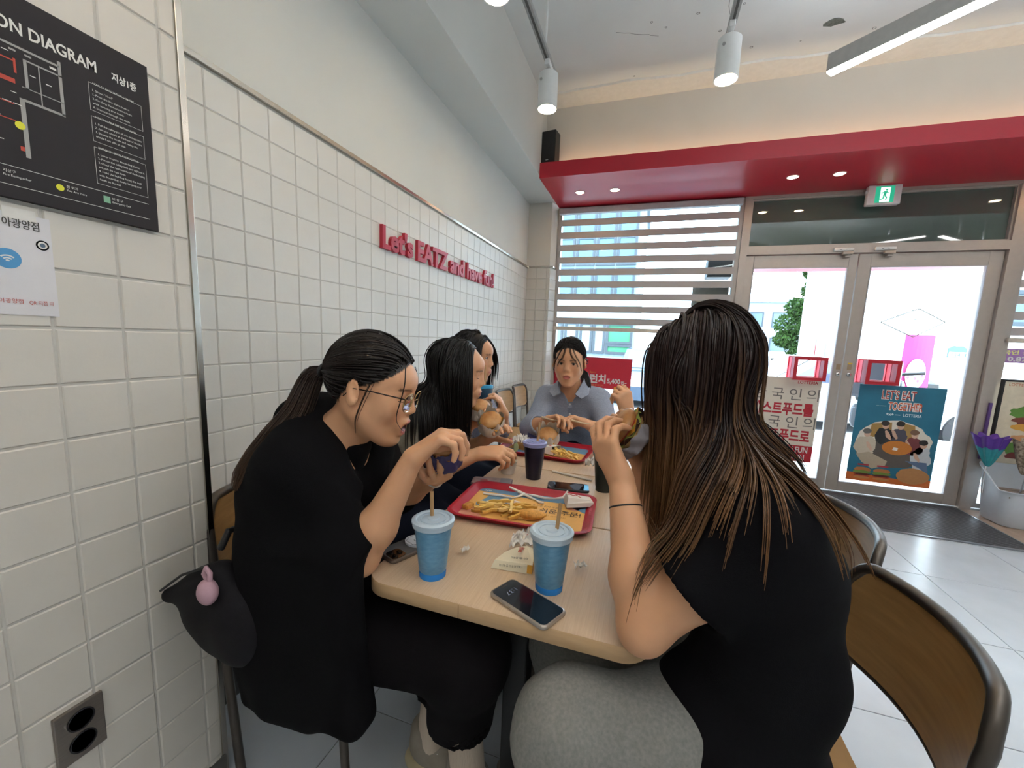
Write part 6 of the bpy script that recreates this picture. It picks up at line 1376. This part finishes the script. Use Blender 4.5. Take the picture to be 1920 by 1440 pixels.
# ---------------------------------------------------------------- 5: black t-shirt, long brown hair
p5 = Person('person in a black t-shirt with long brown hair eating a burger, back to the camera', (1.50, .86, .45), '241613')
p5.scalp = scalp_std(.55, .0, -.62)
p5.make_head((1.362, .925, 1.198), (-.86, .42, -.20), (-.16, .05, 1), sc=1.02)
pel, wai, che, nb = (1.475, .86, .54), (1.505, .85, .70), (1.475, .845, .88), (1.42, .88, 1.035); sL, sR = (1.462, .735, .955), (1.445, 1.005, .965)
p5.torso(pel, wai, che, nb, sL, sR, (-1, 0, -.1)); p5.b.cone(nb, p5.W(-.015, 0, -.05), .052, .050, .03)
eL, wL_ = (1.288, .698, .757), (1.228, .822, .975); p5.arm(sL, eL, wL_, (.052, .050, .040, .044, .0255)); eR, wR = (1.318, 1.0, .775), (1.262, 1.01, .975); p5.arm(sR, eR, wR, (.05, .048, .04, .042, .025))
p5.hand(wL_, (-.50, .28, .82), (.62, .75, .10), -1, [(.35, .75, .45), (.45, .85, .45), (.55, .85, .45), (.6, .9, .5)], .98, (.1, .2, .2), .10, tdir=(.5, .8, .3))
p5.hand(wR, (-.45, -.15, .88), (.45, -.85, .1), 1, [(.3, .7, .4), (.4, .8, .4), (.5, .8, .4), (.55, .9, .4)], .98, (.1, .2, .2), .08)
hL, hR, kL, kR, aL, aR = (1.475, .775, .53), (1.475, .945, .53), (1.165, .675, .535), (1.12, .95, .54), (1.19, .68, .09), (1.13, .95, .09)
legs(p5, hL, hR, kL, kR, aL, aR); p5.build(.0042); p5.finish_head()
trousers(p5, pel, hL, hR, kL, kR, (1.185, .675, .12), (1.13, .95, .12), M_jean, (.115, .092, .088), seed=9, amp=.008, res=.0065)
j = Body()
for g_ in (-1, 1):
    lf = np.array((0., 1, 0)); j.chain([np.array(pel) + lf * g_ * .085 + (0, 0, -.02), np.array(wai) + lf * g_ * .066, np.array(che) + lf * g_ * .070, np.array(che) * .35 + np.array(nb) * .65 + lf * g_ * .062], [.122, .105, .106, .072], .06)
    j.ell(np.array(che) + lf * g_ * .065 + (-.055, 0, -.02), (.07, .07, .075), None, .05)
j.cone(sR, sL, .062, .062, .05); j.cone(np.array(che) * .3 + np.array(nb) * .7, np.array(nb) + (.01, -.005, -.005), .08, .062, .04)
for s_, e_ in ((sL, eL), (sR, eR)):
    s_, e_ = np.array(s_), np.array(e_); m_ = s_ * .40 + e_ * .60; j.cone(s_, m_, .068, .074, .045, cap=True); dn = nrm(m_ - s_); j.cone(m_ - dn * .045, m_ + dn * .03, .058, .066, .006, 's')
j.cone(nb, p5.W(-.015, 0, -.05), .056, .056, .01, 's')
j.ell((1.505, .775, .480), (.125, .130, .115), None, .06); j.ell((1.415, .735, .515), (.105, .105, .125), None, .06); j.ell((1.40, .775, .575), (.085, .075, .085), None, .06); j.ell((1.41, .93, .58), (.08, .075, .08), None, .06)
sh5 = sdfobj('t_shirt', j, .0055, M_blk, p5.t, wrinkles(15, .0042, 26))
shoe(p5.t, aL, (-1, 0, 0), SHB, SOLE); shoe(p5.t, aR, (-1, 0, 0), SHB, SOLE)
hc = Body(); hc.p = list(p5.b.p); hc.p += j.inflate(.004).p[:9]
HO = hair_down(p5, 430, .45, 31, hc, vol=.014, part=.012, steps=28, rad=.0021, tip='7a5636', back=.30, kids=7)
o = thing('hair_tie', 'thin black hair tie around the raised wrist of the person in the black t-shirt', 'hair tie', wL_); wd = nrm(np.array(wL_) - np.array(eL)); ua = nrm(np.cross(wd, (0, 0, 1))); ub = np.cross(wd, ua)
obj('elastic', MB().tube([np.array(wL_) - wd * .050 + .0305 * (ua * math.cos(a) + ub * math.sin(a)) for a in np.linspace(0, 2 * math.pi, 32)[:-1]], .0018, 8, closed=True), M_black, o, smooth=60)
burger(aimM((1.240, .930, 1.050), (-.80, -.25, .50)), .046, 'half eaten burger held up by the person in the black t-shirt', (mat('wrap_foil', '8d8589', .4, var=.1), .010))
# ---------------------------------------------------------------- 2: beige top, long black hair
p2 = Person('person in a beige top with long black hair, second along the tiled wall', (.40, 1.36, .45), '15110f')
p2.scalp = scalp_std(.74, .02, -.6)
p2.make_head((.592, 1.362, 1.120), (.93, .30, -.16), (.16, .04, 1), eyes=.2)
pel, wai, che, nb = (.38, 1.36, .54), (.36, 1.36, .70), (.43, 1.36, .885), (.515, 1.36, 1.005); sR, sL = (.475, 1.225, .950), (.455, 1.495, .950)
p2.torso(pel, wai, che, nb, sL, sR, (1, 0, -.2)); p2.b.cone(nb, p2.W(-.012, 0, -.05), .050, .048, .03)
eR, wR = (.540, 1.215, .765), (.712, 1.300, .842); p2.arm(sR, eR, wR); eL, wL_ = (.56, 1.50, .77), (.678, 1.43, .855); p2.arm(sL, eL, wL_)
p2.hand(wR, (.95, .15, .12), (.15, .55, -.85), -1, [(.6, .6, .4), (.75, .8, .5), (.9, .9, .5), (1.0, .9, .5)], .95, (.3, .3, .2), tdir=(.9, .35, .3)); p2.hand(wL_, (.62, -.3, .72), (.45, -.45, -.4), -1, [(.3, .7, .4), (.35, .7, .4), (.4, .7, .4), (.45, .8, .4)], .95)
hL, hR, kL, kR, aL, aR = (.42, 1.44, .53), (.42, 1.28, .53), (.86, 1.44, .53), (.86, 1.28, .53), (.82, 1.44, .09), (.82, 1.28, .09)
legs(p2, hL, hR, kL, kR, aL, aR); p2.build(.005); p2.finish_head()
def simple_top(p, pel, wai, che, nb, sL, sR, arms, m, fwd, seed, res=.007, rr_=(.118, .100, .104, .070), nm='top', neck=.055, infl=0, bust=True, vee=None):
    j = Body(); lf = nrm(np.array(sL) - np.array(sR)); pel, wai, che, nb = [np.array(q, float) for q in (pel, wai, che, nb)]; fwd = nrm(fwd)
    for g_ in (-1, 1):
        j.chain([pel + lf * g_ * .08, wai + lf * g_ * .064, che + lf * g_ * .068, che * .35 + nb * .65 + lf * g_ * .06], rr_, .06)
        if bust: j.ell(che + lf * g_ * .062 + fwd * .055 - (0, 0, .02), (.068, .068, .072), None, .05)
    j.cone(sR, sL, .060, .060, .05); j.cone(che * .3 + nb * .7, nb - (0, 0, .005), .078, .060, .04)
    for s_, e_, w_, f_, ra, rb in arms:
        s_, e_ = np.array(s_, float), np.array(e_, float)
        if w_ is None: m_ = s_ * (1 - f_) + e_ * f_; j.cone(s_, m_, ra, rb, .045, cap=True); dn = nrm(m_ - s_)
        else: w_ = np.array(w_, float); m_ = e_ * (1 - f_) + w_ * f_; j.cone(s_, e_, ra, rb + .004, .045); j.cone(e_, m_, rb + .004, rb, .03, cap=True); dn = nrm(m_ - e_)
        j.cone(m_ - dn * .03, m_ + dn * .03, rb - .010, rb - .008, .006, 's')
    j.cone(nb, p.W(-.015, 0, -.05), neck, neck, .01, 's')
    if vee: j.cone(vee[0], vee[1], vee[2], vee[3], .008, 's')
    o = sdfobj(nm, j, res, m, p.t, wrinkles(seed, .0038, 30)); return o, j
_, j2 = simple_top(p2, pel, wai, che, nb, sL, sR, [(sR, eR, None, .62, .064, .062), (sL, eL, None, .62, .064, .062)], M_bei, (1, 0, -.2), 17, nm='t_shirt')
trousers(p2, pel, hL, hR, kL, kR, (.82, 1.44, .10), (.82, 1.28, .10), M_navyj, (.108, .082, .07), seed=12)
shoe(p2.t, aL, (1, 0, 0), SHB, SOLE); shoe(p2.t, aR, (1, 0, 0), SHB, SOLE)
hc = Body(); hc.p = list(p2.b.p) + j2.inflate(.003).p[:9]
hair_down(p2, 260, .40, 33, hc, vol=.008, part=.02, steps=24, rad=.0021, back=.9, kids=6, shield=(.088, .090, .130))
burger(aimM((.722, 1.392, .925), (.15, -.55, .8)), .040, 'burger in a crumpled white wrapper held by the person in the beige top', (M_wp, .036))
# ---------------------------------------------------------------- 3: lavender grey shirt, drinking
p3 = Person('person in a lavender grey shirt drinking from a blue cup, third along the tiled wall', (.36, 1.84, .45), '1a1513')
p3.scalp = scalp_std(.60, .02, -.6)
p3.make_head((.440, 1.842, 1.158), (.96, .10, -.12), (.12, 0, 1), eyes=1)
pel, wai, che, nb = (.36, 1.85, .54), (.34, 1.85, .70), (.355, 1.85, .90), (.395, 1.85, 1.03); sR, sL = (.39, 1.715, .975), (.37, 1.985, .975)
p3.torso(pel, wai, che, nb, sL, sR, (1, 0, 0)); p3.b.cone(nb, p3.W(-.012, 0, -.05), .050, .048, .03)
eR, wR = (.47, 1.62, .78), (.565, 1.545, .885); p3.arm(sR, eR, wR); eL, wL_ = (.55, 1.95, .78), (.632, 1.790, .895); p3.arm(sL, eL, wL_)
p3.hand(wR, (.62, -.1, .65), (.35, -.75, -.2), -1, [(.3, .6, .4), (.4, .7, .4), (.45, .7, .4), (.5, .8, .4)], .95); p3.hand(wL_, (-.12, -.42, .80), (-.85, -.35, -.1), -1, [(.4, .8, .5), (.45, .85, .5), (.5, .9, .5), (.5, .9, .5)], .95)
hL, hR, kL, kR, aL, aR = (.40, 1.93, .53), (.40, 1.77, .53), (.83, 1.92, .53), (.83, 1.77, .53), (.80, 1.92, .09), (.80, 1.77, .09)
legs(p3, hL, hR, kL, kR, aL, aR); p3.build(.006); p3.finish_head()
_, j3 = simple_top(p3, pel, wai, che, nb, sL, sR, [(sR, eR, wR, .45, .064, .050), (sL, eL, wL_, .3, .064, .050)], M_lav, (1, 0, 0), 23, nm='shirt')
trousers(p3, pel, hL, hR, kL, kR, (.80, 1.92, .10), (.80, 1.77, .10), M_navyj, (.108, .082, .07), seed=13)
shoe(p3.t, aL, (1, 0, 0), SHB, SOLE); shoe(p3.t, aR, (1, 0, 0), SHB, SOLE)
hc = Body(); hc.p = list(p3.b.p) + j3.inflate(.003).p[:9]
hair_down(p3, 180, .30, 35, hc, vol=.008, part=-.02, steps=20, rad=.0024, back=.7, kids=5, shield=(.08, .080, .108))
burger(aimM((.615, 1.525, .945), (.25, -.3, .9)), .042, 'burger in white paper held by the person in the lavender grey shirt', (M_wp, .030))
MC_ = aimM((.566, 1.715, .905), (-.16, .12, .97)); cup(.566, 1.715, .905, 'blue cup with dark drink held by the person in the lavender grey shirt', mat('cup_dark_blue', '24465e', .3, var=.2), mat('lid_cyan', '3fa3cf', .3), (.01, .02, .10), tiltM=MC_, h=.125)
# ---------------------------------------------------------------- 4: blue grey shirt facing the camera
p4 = Person('person in a blue grey collared shirt at the table end facing the camera', (.88, 2.40, .45), '1d1715', 1.06)
p4.scalp = scalp_std(.54, -.02, -.55); p4.gaze = .10
p4.make_head((.864, 2.135, 1.142), (.06, -.98, -.14), (0, -.12, 1), mouth=.003, eyes=1, sc=1.0)
pel, wai, che, nb = (.885, 2.42, .54), (.885, 2.42, .70), (.88, 2.32, .865), (.872, 2.22, .985); sR, sL = (.735, 2.235, .925), (1.018, 2.255, .930)
p4.torso(pel, wai, che, nb, sL, sR, (0, -1, -.3)); p4.b.cone(nb, p4.W(-.012, 0, -.05), .050, .048, .03)
eR, wR = (.690, 2.08, .775), (.800, 1.985, .850); eL, wL_ = (1.095, 2.14, .775), (.985, 2.015, .848); p4.arm(sR, eR, wR); p4.arm(sL, eL, wL_)
p4.hand(wR, (.80, -.30, .28), (.15, -.55, -.8), -1, [(.5, .5, .35), (.6, .6, .4), (.7, .7, .4), (.8, .8, .4)], .93); p4.hand(wL_, (-.80, -.28, .28), (-.15, -.55, -.8), 1, [(.5, .5, .35), (.6, .6, .4), (.7, .7, .4), (.8, .8, .4)], .93)
hL, hR, kL, kR, aL, aR = (.965, 2.38, .53), (.805, 2.38, .53), (.97, 2.06, .54), (.80, 2.06, .54), (.97, 2.12, .09), (.80, 2.12, .09)
legs(p4, hL, hR, kL, kR, aL, aR); p4.build(.0044); p4.finish_head()
s4, j4 = simple_top(p4, pel, wai, che, nb, sL, sR, [(sR, eR, wR, .50, .068, .054), (sL, eL, wL_, .50, .068, .054)], M_blus, (0, -1, -.3), 27, res=.0055, nm='shirt', neck=.058, vee=((.872, 2.14, 1.02), (.874, 2.17, .905), .050, .008))
# open collar, placket, buttons
for g_ in (-1, 1):
    q = [np.array((.871, 2.255, 1.060)) + (g_ * .030, 0, 0), np.array((.871, 2.205, 1.050)) + (g_ * .066, 0, 0), np.array((.871, 2.135, 1.015)) + (g_ * .058, 0, 0), np.array((.871, 2.105, .975)) + (g_ * .038, 0, 0), np.array((.871, 2.100, .955)) + (g_ * .072, 0, 0), np.array((.871, 2.135, .975)) + (g_ * .102, 0, 0), np.array((.871, 2.225, 1.010)) + (g_ * .098, 0, 0)]
    c = np.mean(q, 0); mb = MB(); V = q + [x + np.array((g_ * .003, -.004, .003)) for x in q]; n_ = len(q)
    mb.add(V, [tuple(range(n_)), tuple(range(2 * n_ - 1, n_ - 1, -1))] + [(i, n_ + i, n_ + (i + 1) % n_, (i + 1) % n_) for i in range(n_)]); obj('collar', mb, M_blus, s4)
def surf(b, o, dr):   # first hit marching along dr
    o = np.array(o, float); dr = nrm(dr)
    for _ in range(80):
        d = b.ev(o[None])[0]
        if d < .001: break
        o = o + dr * d * .8
    return o
vn = [surf(j4, (.874, 1.9, z), (0, 1, 0)) for z in np.linspace(.93, .76, 10)]
obj('placket', MB().add([x + (dx, -.003, 0) for x in vn for dx in (-.012, .012)], [(2 * i, 2 * i + 1, 2 * i + 3, 2 * i + 2) for i in range(9)]), M_blus, s4)
for i in (1, 4, 7): obj('button', MB().lathe([(.0001, .002), (.005, .002), (.0055, 0)], n=14).xf(frameM(vn[i] + (0, -.004, 0), (1, 0, 0), (0, 0, 1))), M_white, s4)
trousers(p4, pel, hL, hR, kL, kR, (.97, 2.12, .10), (.80, 2.12, .10), M_navyj, (.105, .075, .07), seed=14)
shoe(p4.t, aL, (0, -1, 0), SHB, SOLE); shoe(p4.t, aR, (0, -1, 0), SHB, SOLE)
hc = Body(); hc.p = list(p4.b.p)
TIE = p4.W(-.10, .03, -.055); hair_tied(p4, 1000, 41, TIE, [TIE, TIE + np.array((.045, -.0, -.03)), TIE + np.array((.065, -.03, -.09)), TIE + np.array((.06, -.04, -.14))], hc, .010, .0019, .020)
for k, (a, b_) in enumerate(((-.045, -.062), (-.018, -.045), (.022, .050), (.045, .066))):
    lock(p4, [p4.W(.070, a * .35, .102), p4.W(.092, a * .7, .075), p4.W(.098, a, .045), p4.W(.090, b_, .012), p4.W(.076, b_ * 1.1, -.01 - .02 * (abs(a) > .03))], 9, 50 + k, .0008, .0035)
lock(p4, [p4.W(.03, -.074, .04), p4.W(.022, -.080, -.02), p4.W(.012, -.078, -.07), p4.W(.02, -.07, -.11)], 6, 61, .0007, .003); lock(p4, [p4.W(.03, .074, .04), p4.W(.022, .080, -.02), p4.W(.012, .078, -.07), p4.W(.02, .07, -.11)], 6, 62, .0007, .003)
for x0, x1, nm, lab in ((.775, .870, 'wooden_spoon', 'pale wooden stick held in the near hand of the person in the blue grey shirt'), (.925, 1.02, 'plastic_spoon', 'white spoon held across the other hand of the person in the blue grey shirt')):
    o = obj(nm, MB().tube([(x0, 1.955, .868), ((x0 + x1) / 2, 1.945, .862), (x1, 1.955, .858)], [.006, .004, .0025], 8), mat('spoon_pale', 'cdb695', .5)); tag(o, lab, 'spoon')
# ---------------------------------------------------------------- 6: hidden person, raised hand
p6 = Person('person hidden behind the one in the black t-shirt, only a raised hand showing', (1.55, 1.34, .45), '1a1412')
p6.scalp = scalp_std(.6, .02, -.6)
p6.make_head((1.475, 1.46, 1.125), (-.92, .30, -.2), (-.2, 0, 1), eyes=1)
pel, wai, che, nb = (1.57, 1.33, .54), (1.59, 1.34, .70), (1.545, 1.36, .88), (1.50, 1.40, 1.00); sL, sR = (1.53, 1.235, .945), (1.50, 1.51, .950)
p6.torso(pel, wai, che, nb, sL, sR, (-1, 0, -.1)); p6.b.cone(nb, p6.W(-.012, 0, -.05), .050, .048, .03)
eR, wR = (1.330, 1.60, .79), (1.203, 1.545, .985); eL, wL_ = (1.40, 1.24, .775), (1.33, 1.40, .80); p6.arm(sR, eR, wR); p6.arm(sL, eL, wL_)
p6.hand(wR, (-.25, -.05, .95), (-.55, .75, -.1), 1, [(.9, 1.3, .7), (1.0, 1.3, .7), (1.1, 1.3, .7), (1.1, 1.3, .7)], .95, (.4, .5, .3)); p6.hand(wL_, (-.5, .8, .05), (0, 0, -1), 1, [.3, .3, .3, .3], .95)
hL, hR, kL, kR, aL, aR = (1.53, 1.26, .53), (1.53, 1.42, .53), (1.13, 1.25, .535), (1.13, 1.44, .535), (1.15, 1.25, .09), (1.15, 1.44, .09)
legs(p6, hL, hR, kL, kR, aL, aR); p6.build(.006); p6.finish_head()
_, j6 = simple_top(p6, pel, wai, che, nb, sL, sR, [(sR, eR, None, .7, .064, .058), (sL, eL, None, .7, .064, .058)], M_blk, (-1, 0, -.1), 29, res=.008, nm='t_shirt')
trousers(p6, pel, hL, hR, kL, kR, (1.15, 1.25, .10), (1.15, 1.44, .10), M_navyj, (.108, .082, .07), seed=15)
shoe(p6.t, aL, (-1, 0, 0), SHB, SOLE); shoe(p6.t, aR, (-1, 0, 0), SHB, SOLE)
hc = Body(); hc.p = list(p6.b.p) + j6.inflate(.003).p[:9]
hair_down(p6, 150, .32, 37, hc, vol=.008, steps=20, rad=.0024, back=.4, kids=5)
